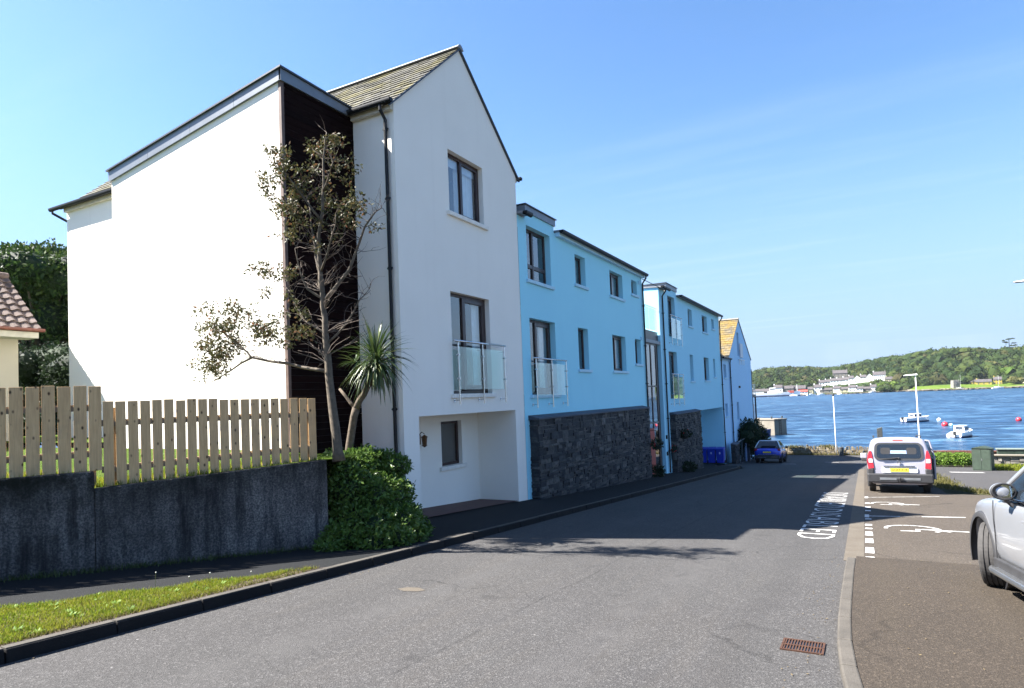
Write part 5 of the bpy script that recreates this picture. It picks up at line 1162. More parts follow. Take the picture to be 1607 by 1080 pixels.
m = MB(); dbox(m, -.075, -.032, -1.08, -.06, .42, 1.05); m.build('door_lining', 'car_trim', dr, world=False, bevel=.015)
m = MB()
for a, b in (((-.0, -1.10, 1.10), (-.10, -1.02, 1.66)), ((-.10, -1.02, 1.66), (-.10, -.55, 1.68)), ((-.10, -.55, 1.68), (0, .02, 1.12))): m.tube([DM @ Vector(a), DM @ Vector(b)], .028, 6)
m.build('window_frame', 'van_paint', dr, world=False)
m = MB(); m.poly([DM @ Vector(p) for p in ((0, -1.08, 1.10), (0, .0, 1.10), (-.09, -.55, 1.66), (-.09, -1.0, 1.64))]); m.build('pane', 'car_glass', dr, world=False)
m = MB()
for s in (-1, 1): m.poly([(s*.905, -1.6, 1.12), (s*.905, -.35, 1.12), (s*.83, -.35, 1.56), (s*.84, -1.5, 1.56)])
m.build('side_window', 'tinted_glass', V, world=False)
# ---------------------------------------------------------------- generic car body
def car_body(par, paint, st, axles, r, ro, tw, roofpaint=None):
    def half(w, zb, zt): return [(0, zb), (w*.78, zb), (w*.94, zb+.07), (w*.985, zb+(zt-zb)*.28), (w, zb+(zt-zb)*.55), (w*.985, zt-.13), (w*.945, zt-.03), (w*.82, zt+.005), (w*.45, zt+.03), (0, zt+.04)]
    m = MB(); loft(m, [ring(half(w, zb, zt), y) for y, w, zb, zt in st][::-1]); b = m.build('body', paint, par, world=False, weld=True)
    bake(b, 2, [cutter(par, s*tw, y, r, ro, .2) for s in (1, -1) for y in axles]); return b
def greenhouse(par, gl, yb0, yt0, yt1, yb1, wb, wt, zb, zt, paint, b=.05):
    """dark glass cabin with painted pillars and roof; y runs from windscreen base to tail"""
    cn = {}
    m = MB(); rows = []
    for f in (0, .35, .7, 1):
        z = zb+(zt-zb)*f; w = wb+(wt-wb)*f**1.2; ya = yb0+(yt0-yb0)*f; yc = yb1+(yt1-yb1)*f; rows.append([(-w*.86, ya+.08*(1-f)+.02, z), (w*.86, ya+.08*(1-f)+.02, z), (w, ya-.14, z), (w, (ya+yc)/2, z), (w, yc+.12, z), (w*.85, yc, z), (-w*.85, yc, z), (-w, yc+.12, z), (-w, (ya+yc)/2, z), (-w, ya-.14, z)])
    loft(m, rows); g_ = m.build('windows', gl, par, world=False, smooth=False)
    def strut(i, wd, dp, y_off=0):
        q = [Vector(r_[i])+Vector((0, y_off, 0)) for r_ in rows]; mm = MB(); rg = []
        for p in q: s = 1 if p.x > 0 else -1; rg.append([p+Vector((s*.014, -wd, 0)), p+Vector((s*.014, wd, 0)), p+Vector((-s*dp, wd, 0)), p+Vector((-s*dp, -wd, 0))])
        loft(mm, rg); return mm.build('pillar', paint, par, world=False, smooth=True)
    for i in (2, 9): strut(i, .05, .05)
    for i in (4, 7): strut(i, .10, .05)
    for i in (3, 8): strut(i, .035, .012).data.materials[0] = MT['car_trim']
    q = rows[-1]; m = MB(); lo = [(x*1.02, y+(.04 if k < 2 else 0), z-.015) for k, (x, y, z) in enumerate(q)]; hi = [(x*.93, y+(-.02 if k < 2 else .0)+(.04 if k in (5, 6) else 0), z+.045) for k, (x, y, z) in enumerate(q)]; loft(m, [lo, [(x*1.0, y, z+.03) for x, y, z in lo], hi]); m.build('roof', paint, par, world=False, weld=True, bevel=.02)
    return g_
# ---------------------------------------------------------------- silver car at the right edge
S_ = thing('parked_car', 'silver grey SUV cut by the right edge, its front wheel turned outwards', 'car', M=vmat(2.32, 8.20, R(7.5), g(8.2)+.045))
st = [(2.40, .50, .48, .66), (2.36, .66, .36, .84), (2.22, .81, .30, .95), (1.95, .905, .27, 1.01), (1.48, .945, .27, 1.05), (1.0, .955, .28, 1.09), (.5, .96, .28, 1.11), (-.5, .96, .28, 1.12), (-1.42, .96, .29, 1.14), (-2.0, .93, .33, 1.14), (-2.3, .84, .42, 1.06), (-2.40, .68, .5, .9)]
r_ = .378
bd = car_body(S_, 'silver_paint', st, (1.48, -1.42), r_, .445, .93)
wheel(S_, -.80, 1.48, r_, .285, R(-24), -1); wheel(S_, .80, 1.48, r_, .285, R(-24), 1); wheel(S_, -.80, -1.42, r_, .285, 0, -1); wheel(S_, .80, -1.42, r_, .285, 0, 1)
for s in (1, -1):
    archtrim(S_, s*.945, 1.48, r_, .452, s); archtrim(S_, s*.958, -1.42, r_, .452, s)
    m = MB(); m.lathe([(.01, -.16), (.43, -.16), (.44, .10)], 24, Matrix.Translation((s*.72, 1.48, r_)) @ Matrix.Rotation(R(90)*s, 4, 'Y')); m.build('arch_liner', 'engine_dark', S_, world=False)
    m = MB(); m.tube([(s*.99, 1.02, .29), (s*1.02, .9, .29), (s*1.02, -.85, .29), (s*.98, -.98, .29)], .034, 8); m.obox((s*.985, 0, .315), (.045, 0, 0), (0, .88, 0), (0, 0, .012)); m.build('side_step', 'rim_metal', S_, world=False)
    m = MB(); m.obox((s*.948, .02, .36), (.025, 0, 0), (0, 1.0, 0), (0, 0, .06)); m.build('sill_trim', 'car_trim', S_, world=False, bevel=.015)
    # door: shut lines and handle
    m = MB(); xs_ = s*.968
    for y in (.93, -.12, -1.12):
        pts = [(s*(.958 if z < .9 else .955-.12*max(0, z-.93)), y-(.10 if y > .9 else 0)*max(0, (z-.75)/.35)*-.5, z) for z in (.42, .55, .7, .85, .98, 1.06)]; m.tube(pts, .006, 4)
    m.build('shut_lines', 'engine_dark', S_, world=False)
    m = MB(); m.tube([(s*.965, -.02, .93), (s*.99, -.05, .935), (s*.99, -.20, .94), (s*.965, -.23, .935)], .014, 6); m.build('door_handle', 'silver_paint', S_, world=False)
    # wing mirror
    mx, my, mz = s*1.01, .38, 1.205
    m = MB(); m.ball((mx, my+.02, mz), (.112, .075, .088), 20, 12); w1 = m.build('wing_mirror', 'silver_paint', S_, world=False, smooth=True)
    m = MB(); m.lathe([(.80, 0), (1.02, .0), (1.04, .3), (.95, .55), (.80, .3)], 24, Matrix.Translation((mx, my-.015, mz)) @ Matrix.Diagonal((.112, -.075, .088, 1)) @ Matrix.Rotation(R(-90), 4, 'X') @ Matrix.Identity(4)); m.build('mirror_frame', 'car_trim', w1, world=False, smooth=True)
    m = MB(); m.lathe([(0, 0), (1, 0)], 24, Matrix.Translation((mx, my-.040, mz)) @ Matrix.Rotation(R(8*s), 4, 'Z') @ Matrix.Diagonal((.094, 1, .072, 1)) @ Matrix.Rotation(R(90), 4, 'X')); m.build('mirror_glass', 'mirror_glass', w1, world=False)
    m = MB(); m.prism([(s*.93, my+.05, 1.03), (s*.93, my-.05, 1.03), (s*1.0, my-.035, 1.11), (s*1.0, my+.04, 1.11)], (0, 0, .045)); m.build('mirror_arm', 'car_trim', w1, world=False, bevel=.01)
    m = MB(); m.ball((s*.60, 2.16, .80), (.14, .13, .07), 14, 8); m.build('headlight', 'tail_clear', S_, world=False, smooth=True)
greenhouse(S_, 'tinted_glass', 1.06, .30, -1.72, -2.22, .925, .70, 1.09, 1.62, 'silver_paint')
for s in (1, -1):
    m = MB(); m.tube([(s*.935, .92, 1.115), (s*.94, 0, 1.125), (s*.94, -1.7, 1.14)], .012, 6); m.build('window_trim', 'chrome', S_, world=False)
for s in (1, -1):
    m = MB(); m.obox((s*.70, -2.33, .98), (.17, 0, 0), (0, .08, 0), (0, 0, .075)); m.build('tail_light', 'tail_red', S_, world=False, bevel=.03)
m = MB(); m.obox((0, -2.36, .52), (.80, 0, 0), (0, .08, 0), (0, 0, .14)); m.build('rear_bumper', 'car_trim', S_, world=False, bevel=.05)
m = MB(); m.obox((0, 2.37, .60), (.55, 0, 0), (0, .05, 0), (0, 0, .12)); m.build('grille', 'car_trim', S_, world=False, bevel=.03)
# ---------------------------------------------------------------- blue car down the hill
Bc = thing('parked_car', 'blue crossover with pale roof parked by the lilac house, seen from behind', 'car', M=vmat(-6.05, 50.35))
st = [(2.12, .5, .45, .6), (2.08, .66, .34, .78), (1.9, .82, .28, .9), (1.4, .885, .26, .97), (.7, .90, .26, 1.0), (-.5, .90, .26, 1.03), (-1.3, .905, .27, 1.05), (-1.8, .89, .30, 1.06), (-2.05, .85, .34, 1.0), (-2.12, .78, .40, .86)]
car_body(Bc, 'blue_paint', st, (1.3, -1.28), .34, .39, .87)
for s in (1, -1):
    for y in (1.3, -1.28): wheel(Bc, s*.77, y, .34, .22, 0, s); archtrim(Bc, s*.90, y, .34, .395, s)
greenhouse(Bc, 'tinted_glass', 1.0, .3, -1.40, -1.98, .84, .62, 1.05, 1.55, 'pale_roof_paint')
m = MB(); m.obox((0, -2.06, .43), (.80, 0, 0), (0, .08, 0), (0, 0, .13)); bp = m.build('rear_bumper', 'car_trim', Bc, world=False, bevel=.04)
for x in (-.35, .40):
    m = MB(); m.obox((x, -2.145, .40), (.22, 0, 0), (0, .01, 0), (0, 0, .02)); m.build('reflector_strip', 'chrome', bp, world=False)
m = MB(); m.obox((0, -2.13, .60), (.62, 0, .0), (0, .02, 0), (0, 0, .018)); m.build('bumper_line', 'chrome', bp, world=False)
m = MB(); m.obox((-.02, -2.135, .76), (.26, 0, 0), (0, .01, 0), (0, 0, .055)); pl = m.build('number_plate', 'plate_yellow', Bc, world=False)
lettering(pl, 'OIG 5718', .095, Matrix.Translation((-.02, -2.147, .76)) @ Matrix.Rotation(R(90), 4, 'X'), 'plate_ink')
for s in (1, -1):
    m = MB(); m.obox((s*.76, -2.03, .93), (.10, 0, 0), (0, .06, 0), (0, 0, .08)); m.build('tail_light', 'tail_red', Bc, world=False, bevel=.03)
    m = MB(); m.ball((s*1.0, .65, 1.08), (.12, .07, .085), 10, 6); m.build('wing_mirror', 'car_trim', Bc, world=False, smooth=True)
m = MB(); m.obox((0, -1.88, 1.55), (.50, 0, 0), (0, .12, 0), (0, 0, .02)); m.build('spoiler', 'pale_roof_paint', Bc, world=False, bevel=.01)
m = MB(); m.tube([(0, -1.2, 1.58), (0, -1.35, 1.70)], .01, 5); m.build('aerial', 'car_trim', Bc, world=False)
# ================================================================== STREET THINGS
for q, x in enumerate((-9.47, -8.92, -8.37)):     # wheelie bins in the undercroft
    y = 43.75; z = g(43.75)+.115
    lab = ('blue wheelie bin in the undercroft beside the stone pier, nearest the wall corner', 'middle blue wheelie bin of the three in the undercroft', 'blue wheelie bin at the kerb end of the three in the undercroft')[q]
    t = thing('wheelie_bin', lab, 'bin', (x, y, z), 0, 'blue bins in the undercroft')
    m = MB(); m.hexa([(-.21, -.20, .06), (.21, -.20, .06), (.21, .24, .06), (-.21, .24, .06), (-.25, -.27, .95), (.25, -.27, .95), (.25, .30, .95), (-.25, .30, .95)]); m.obox((0, -.285, .90), (.26, 0, 0), (0, .025, 0), (0, 0, .03)); m.build('tub', 'bin_blue', t, world=False, bevel=.02)
    m = MB(); m.hexa([(-.28, -.32, .955), (.28, -.32, .955), (.28, .36, .955), (-.28, .36, .955), (-.26, -.30, 1.0), (.26, -.30, 1.0), (.25, .34, 1.07), (-.25, .34, 1.07)]); m.tube([(-.22, .40, .98), (.22, .40, .98)], .015, 6); m.build('lid', 'bin_blue', t, world=False, bevel=.015)
    for s in (-1, 1): m = MB(); m.lathe([(.10, -.03), (.10, .03)], 14, Matrix.Translation((s*.23, .24, .10)) @ Matrix.Rotation(R(90), 4, 'Y')); m.build('wheel', 'rubber', t, world=False)
    if q: m = MB(); m.ball((0, -.268, .70), (.055, .012, .08), 10, 6); m.build('sticker', 'sticker', t, world=False)
# hanging baskets and foot plants at the glazed entrance
def plantlet(name, lab, cat, loc, r, n, mat, L=.09, w=.025, seed=1, flowers=0, pot=None, group=None):
    r_ = random.Random(seed); t = thing(name, lab, cat, loc, 0, group); m = MB(); m.leaves((0, 0, 0), r, n, L, w, r_, .2, .5); m.build('foliage', mat, t, world=False)
    if flowers:
        f = MB()
        for _ in range(flowers): v = rv(r_); f.ball((v.x*r[0]*.9, v.y*r[1]*.9, v.z*r[2]*.8+.03), .03, 6, 4)
        f.build('flowers', 'flower_red', t, world=False)
    if pot: m = MB(); m.lathe(pot, 12); m.build('pot', 'post_dark', t, world=False)
    return t
pot = [(.0, -.28), (.12, -.24), (.20, -.10), (.2, -.06)]
for (loc, lab, fl, sd) in (((-8.0, 27.75, -2.15), 'dark hanging basket at the far end of the long stone wall', 5, 3), ((-8.0, 33.0, -2.05), 'dark hanging basket on the shorter stone pier past the entrance', 4, 4)):
    t = plantlet('hanging_basket', lab, 'basket', loc, (.32, .32, .22), 260, 'shadow_bush_leaf', .10, .03, sd, fl, pot)
    m = MB(); m.tube([(-.45, 0, .55), (-.02, 0, .58), (0, 0, .3)], .012, 6)
    for k in range(3): a = k*2.1; m.tube([(0, 0, .5), (.19*math.cos(a), .19*math.sin(a), -.08)], .006, 4)
    m.build('bracket', 'black_plastic', t, world=False)
plantlet('foot_plant', 'low dark plant at the foot of the entrance door', 'plant', (-8.25, 28.25, gp(28.2)+.22), (.42, .35, .32), 420, 'shadow_bush_leaf', .14, .03, 6)
plantlet('foot_plant', 'low dark plant before the shorter stone pier', 'plant', (-7.95, 33.2, gp(33.2)+.22), (.38, .5, .30), 420, 'shadow_bush_leaf', .14, .03, 7)
plantlet('window_box', 'narrow box of red flowers beside the pipe past the entrance', 'planter', (-8.3, 31.75, -2.75), (.12, .2, .24), 120, 'shadow_bush_leaf', .09, .025, 8, 12, [(0, -.5), (.13, -.5), (.15, -.15)])
# boundary wall, gate and bush by the lilac house
t = thing('boundary_wall', 'low dark stone wall below the lilac house beside the bins', 'wall', (-8, 47, g(47)))
stonewall(t, -7.85, 46.35, 48.0, lambda y: g(y), -3.72, .3, 'stone_face', random.Random(8))
t = thing('glass_gate', 'low glass panelled railing with pale posts before the dark bush', 'railing', (-8, 50, g(50)))
for y in (48.15, 49.9, 51.75):
    m = MB(); m.box(-8.06, -7.94, y-.06, y+.06, g(y)-.1, -3.55 if y < 51 else -3.4); m.build('post', 'sticker' if y > 51 else 'post_dark', t)
for a, b in ((48.22, 49.83), (49.97, 51.68)):
    m = MB(); m.hexa([(-8.01, a, g(a)+.12), (-7.99, a, g(a)+.12), (-7.99, b, g(b)+.12), (-8.01, b, g(b)+.12), (-8.01, a, -3.72), (-7.99, a, -3.72), (-7.99, b, -3.66), (-8.01, b, -3.66)]); m.build('glass_panel', 'rail_glass', t)
m = MB(); m.tube([(-8, 48.1, -3.66), (-8, 51.8, -3.6)], .03, 8); m.build('rail', 'galvanised', t)
t = thing('gate_pier', 'dark square gate pier at the end of the glass railing', 'pillar', (-8, 52.4, g(52)))
m = MB(); m.box(-8.3, -7.8, 52.05, 52.6, g(52)-.2, -3.35); m.build('shaft', 'wall_coping', t, bevel=.02); m = MB(); m.box(-8.36, -7.74, 51.99, 52.66, -3.35, -3.25); m.build('cap', 'wall_coping', t, bevel=.015)
r_ = random.Random(31); T = thing('dark_bush', 'dark rounded bush in front of the lilac gable', 'bush', (-7.9, 53.2, g(53)))
m = MB(); c0 = MB()
for (x, y, z, rr) in ((-7.9, 51.9, -3.5, .75), (-7.8, 53.0, -3.1, .95), (-7.7, 54.2, -3.3, .9), (-7.6, 55.2, -3.75, .8), (-7.4, 55.9, -4.3, .7), (-7.6, 54.5, -4.3, .8), (-7.9, 53, -4.3, .9)):
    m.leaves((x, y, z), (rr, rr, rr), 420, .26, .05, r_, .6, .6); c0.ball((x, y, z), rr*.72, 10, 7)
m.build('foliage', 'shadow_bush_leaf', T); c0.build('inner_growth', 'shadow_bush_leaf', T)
# sea wall of upright stones with weeds on it
def rubblewall(lab, x0, x1, y, z0, z1, seed, cop=True, dep=.5, mat='rubble', slope=0):
    r_ = random.Random(seed); t = thing('rubble_wall', lab, 'wall', ((x0+x1)/2, y, z0)); m = MB(); z = z0-.1
    while z < z1-.04:
        h = r_.uniform(.12, .24); x = x0
        while x < x1-.02:
            L = min(r_.uniform(.18, .5), x1-x); e = r_.uniform(0, .06)
            yy = y+slope*(x-x0); m.hexa([(x+.01, yy-e, z+.01), (x+L-.01, yy-e+r_.uniform(-.03, .03), z+.01), (x+L-.01, yy+dep, z+.01), (x+.01, yy+dep, z+.01), (x+.02, yy-e+.02, min(z+h, z1)), (x+L-.02, yy-e+.02, min(z+h, z1)), (x+L-.02, yy+dep, min(z+h, z1)), (x+.02, yy+dep, min(z+h, z1))]); x += L
        z += h
    m.build('stones', mat, t)
    if cop:
        c = MB(); x = x0
        while x < x1-.1:
            w_ = r_.uniform(.10, .24); h = r_.uniform(.16, .34); tl = r_.uniform(-.06, .06); yy = y+slope*(x-x0)
            c.hexa([(x+.01, yy+.02, z1), (x+w_-.01, yy+.02, z1), (x+w_-.01, yy+dep-.05, z1), (x+.01, yy+dep-.05, z1), (x+.02+tl, yy+.05, z1+h), (x+w_-.03+tl, yy+.05, z1+h*r_.uniform(.8, 1)), (x+w_-.03+tl, yy+dep-.1, z1+h), (x+.02+tl, yy+dep-.1, z1+h)]); x += w_+r_.uniform(0, .05)
        c.build('upright_coping', mat, t)
    return t
rubblewall('low sea wall of rough upright stones across the end of the street', -7.6, 3.4, 63.9, -6.05, -5.55, 12)
rubblewall('long low red brown sea wall behind the bright hedge', 3.5, 34, 62.0, -6.0, -5.42, 13, False, .4, 'brick_red')
m = MB()
def swp(): return RNG.uniform(-7, 2.5), 63.5+RNG.random()**2*.35
blades(m, swp, 2200, .05, .22, .015, lambda x, y: g(63.8), .8)
def swp2(): return RNG.choice((-6.0, -5.4, -3.3, -3.0, -2.7))+RNG.gauss(0, .35), 64.3+RNG.gauss(0, .15)
blades(m, swp2, 900, .15, .5, .02, lambda x, y: -5.5, .8)
struct('sea_wall_weeds', m, 'dry_grass', kind='stuff')
t = thing('bollard', 'small dark bollard behind the sea wall beyond the blue car', 'bollard', (-4.65, 64.7, -5.92)); m = MB(); m.lathe([(.10, 0), (.10, .75), (.085, .8), (0, .82)], 12); m.build('shaft', 'post_dark', t, world=False, bevel=.01); m = MB(); m.lathe([(.105, .6), (.105, .66)], 12); m.build('band', 'galvanised', t, world=False)
t = thing('litter_bin', 'dark litter bin at the foot of the slim pole by the sea wall', 'bin', (-1.85, 63.3, g(63.3))); m = MB(); m.lathe([(.17, 0), (.21, .6), (.21, .64)], 14); m.build('drum', 'post_dark', t, world=False); m = MB(); m.lathe([(.23, .64), (.2, .72), (0, .76)], 14); m.build('lid', 'car_trim', t, world=False)
t = thing('timber_post', 'thick dark weathered post standing up behind the white van', 'post', (1.17, 64.4, -6.45)); m = MB(); m.hexa([(-.2, -.2, -1), (.2, -.2, -1), (.2, .2, -1), (-.2, .2, -1), (-.2, -.2, 2.72), (.22, -.2, 2.86), (.22, .2, 2.86), (-.2, .2, 2.72)]); m.build('shaft', 'post_dark', t, world=False, bevel=.02); m = MB(); m.obox((0, -.22, 1.9), (.21, 0, 0), (0, .015, 0), (0, 0, .06)); m.build('iron_strap', 'car_trim', t, world=False)
# lamp posts
t = thing('lamp_post', 'slim pale pole with tiny lamp top rising from the sea wall', 'lamp post', (-2.25, 63.55, -6.0)); m = MB(); m.tube([(0, 0, 0), (0, 0, 1.0), (-.0, 0, 5.25)], [.04, .036, .026], 10); m.build('pole', 'lamp_white', t, world=False, smooth=True); m = MB(); m.lathe([(.05, 5.25), (.09, 5.3), (.09, 5.4), (.04, 5.47), (0, 5.48)], 10); m.build('lamp_head', 'post_dark', t, world=False)
m = MB(); m.obox((.06, 0, .7), (.05, 0, 0), (0, .06, 0), (0, 0, .2)); m.build('service_door', 'galvanised', t, world=False)
t = thing('lamp_post', 'taller white lamp post with flat lamp arm behind the white van', 'lamp post', (3.33, 52.0, g(52))); m = MB(); m.tube([(0, 0, 0), (0, 0, 1.3), (-.04, 0, 1.35), (-.05, 0, 6.0)], [.06, .06, .042, .03], 10); m.build('pole', 'lamp_white', t, world=False, smooth=True)
m = MB(); m.hexa([(-.75, -.09, 5.98), (.08, -.09, 6.0), (.08, .09, 6.0), (-.75, .09, 5.98), (-.70, -.08, 6.05), (.06, -.08, 6.10), (.06, .08, 6.10), (-.70, .08, 6.05)]); m.build('lamp_head', 'lamp_white', t, world=False, bevel=.02)
t = thing('lamp_post', 'street lamp whose flat grey head reaches in at the right edge', 'lamp post', (6.6, 30.3, g(30))); m = MB(); m.tube([(0, 0, 0), (0, 0, 1.4), (0, 0, 7.3), (-.1, 0, 7.55), (-.6, -.1, 7.60)], [.09, .08, .05, .045, .035], 10); m.build('pole', 'galvanised', t, world=False, smooth=True)
m = MB(); m.hexa([(-1.42, -.22, 7.56), (-.55, -.22, 7.56), (-.55, .02, 7.56), (-1.42, .02, 7.56), (-1.36, -.2, 7.59), (-.55, -.2, 7.66), (-.55, 0, 7.66), (-1.36, 0, 7.59)]); lh = m.build('lamp_head', 'lamp_white', t, world=False, bevel=.015)
m = MB(); m.obox((-1.0, -.1, 7.55), (.33, 0, 0), (0, .09, 0), (0, 0, .008)); m.build('diffuser', 'car_trim', lh, world=False)
# green cabinets, hedges, wall on the right
t = thing('utility_cabinet', 'tall dark green utility cabinet with pointed top at the end of the hedge', 'cabinet', (5.42, 41.6, g(41.6)), R(-24)); m = MB(); m.box(-.42, .42, -.25, .25, -.1, 1.18); c_ = m.build('casing', 'cabinet_green', t, world=False, bevel=.012)
m = MB(); m.prism([(-.46, -.29, 1.18), (.46, -.29, 1.18), (0, -.29, 1.30)], (0, .58, 0)); m.build('roof', 'cabinet_green', c_, world=False)
for x in (-.2, .2): m = MB(); m.box(x-.185, x+.185, -.262, -.252, .06, 1.12); m.build('door', 'cabinet_green', t, world=False, bevel=.004)
m = MB(); m.box(-.005+.0, .03, -.275, -.262, .55, .65); m.build('handle', 'galvanised', t, world=False)
m = MB(); m.box(-.425, -.421, -.25, .25, 0, 1.17); m.build('side_panel', 'cabinet_edge', t, world=False)
t = thing('utility_cabinet', 'wide low green utility cabinet standing behind the stone wall at right', 'cabinet', (7.75, 48.0, -5.0)); m = MB(); m.box(-.78, .78, -.25, .25, -.2, .88); c_ = m.build('casing', 'cabinet_green', t, world=False, bevel=.015); m = MB(); m.box(-.84, .84, -.3, .3, .882, .96); m.build('roof', 'cabinet_edge', c_, world=False, bevel=.015)
for x in (-.39, .39): m = MB(); m.box(x-.36, x+.36, -.262, -.252, .0, .82); m.build('door', 'cabinet_green', t, world=False)
t = rubblewall('short brown stone wall with flat top under the wide green cabinet', 6.35, 11.5, 45.5, -5.0, -4.28, 16, False, .35, 'far_stone')
m = MB(); m.box(6.3, 11.5, 45.4, 45.9, -4.28, -4.2); m.build('coping', 'quay_stone', t, bevel=.02)
for q, (xx, ww) in enumerate(((4.15, .95), (5.0, .78))):
    r_ = random.Random(40+q); T = thing('clipped_hedge', ('larger left mound of bright green clipped hedge beside the side path', 'smaller right mound of bright green hedge next to the tall cabinet')[q], 'hedge', (xx, 46.2, g(46.2))); m = MB(); c0 = MB()
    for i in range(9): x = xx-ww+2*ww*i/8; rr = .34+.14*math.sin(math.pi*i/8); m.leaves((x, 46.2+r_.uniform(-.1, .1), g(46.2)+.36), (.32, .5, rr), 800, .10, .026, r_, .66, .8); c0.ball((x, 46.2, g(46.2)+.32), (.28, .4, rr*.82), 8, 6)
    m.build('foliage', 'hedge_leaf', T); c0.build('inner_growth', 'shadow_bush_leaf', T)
m = MB(); strip(m, 3.0, 6.2, 45.1, 45.35, .09, .1); struct('path_edge', m, 'channel_concrete')
m = MB()
def rw(): return 6.0+RNG.random()*3.5, RNG.uniform(41.5, 45.2)
blades(m, rw, 3600, .08, .34, .022, lambda x, y: g(y), .8)
struct('wild_verge', m, 'grass_blade', kind='stuff')
m = MB()
for _ in range(46): x, y = rw(); m.ball((x, y, g(y)+.03), (RNG.uniform(.1, .3), RNG.uniform(.1, .25), RNG.uniform(.06, .16)), 7, 4)
struct('loose_stones', m, 'rubble', kind='stuff')
# ================================================================== HARBOUR
t = thing('stone_pier', 'sunlit stone pier end standing in the water beyond the lilac house', 'pier', (-12.6, 110, SEA)); cP = Vector((-12.55, 110.5, 0)); e1 = Vector((.62, .78, 0)); e2 = Vector((-.80, .60, 0))
zt = -4.9; m = MB(); m.prism([tuple(cP+Vector((0, 0, -9))), tuple(cP+e1*2.6+Vector((0, 0, -9))), tuple(cP+e1*2.6+e2*22+Vector((0, 0, -9))), tuple(cP+e2*22+Vector((0, 0, -9)))], (0, 0, 9+zt)); m.build('masonry', 'quay_stone', t, bevel=.08)
m = MB(); a = [cP-e1*.1-e2*.1, cP+e1*2.7-e2*.1, cP+e1*2.7+e2*22, cP-e1*.1+e2*22]; m.prism([(p.x, p.y, zt+.003) for p in a], (0, 0, .22)); m.build('deck_slab', 'quay_stone', t, bevel=.04)
for k, (u_, v_) in enumerate(((.4, .9), (2.2, .5))): m = MB(); p = cP+e1*u_+e2*v_; m.lathe([(.1, 0), (.1, .25), (.16, .3), (.14, .38)], 10, Matrix.Translation((p.x, p.y, zt+.22))); m.build('mooring_bollard', 'post_dark', t)
m = MB(); p = cP+e1*1.2-e2*.03
for s in (-.2, .2): q = p+e1*s; m.tube([(q.x, q.y, -8.5), (q.x, q.y, zt+.4)], .03, 6)
for k in range(9): z = -8.2+k*.4; q0 = p-e1*.2; q1 = p+e1*.2; m.tube([(q0.x, q0.y, z), (q1.x, q1.y, z)], .02, 5)
m.build('ladder', 'rust_iron', t)
def hull(mb, L, B, H, sheer=.25, tr=.8, n=10, z0=-.15):
    """boat hull along +x, stern at -L/2"""
    rs = []
    for i in range(n+1):
        f = i/n; w_ = B/2*(tr+(1-tr)*min(1, f*2.5))*(1 if f < .5 else max(.02, (1-((f-.5)/.5)**2.2))); x = -L/2+L*f; h = H+sheer*f*f; keel = z0-.0+(.12*f**3)
        rs.append([(x, 0, keel), (x, w_*.65, keel+.06), (x+.03*f, w_*.92, h*.45), (x+.1*f, w_, h), (x+.1*f, w_*.88, h), (x, w_*.8, h*.6), (x, -w_*.8, h*.6), (x+.1*f, -w_*.88, h), (x+.1*f, -w_, h), (x+.03*f, -w_*.92, h*.45), (x, -w_*.65, keel+.06)])
    loft(mb, rs)
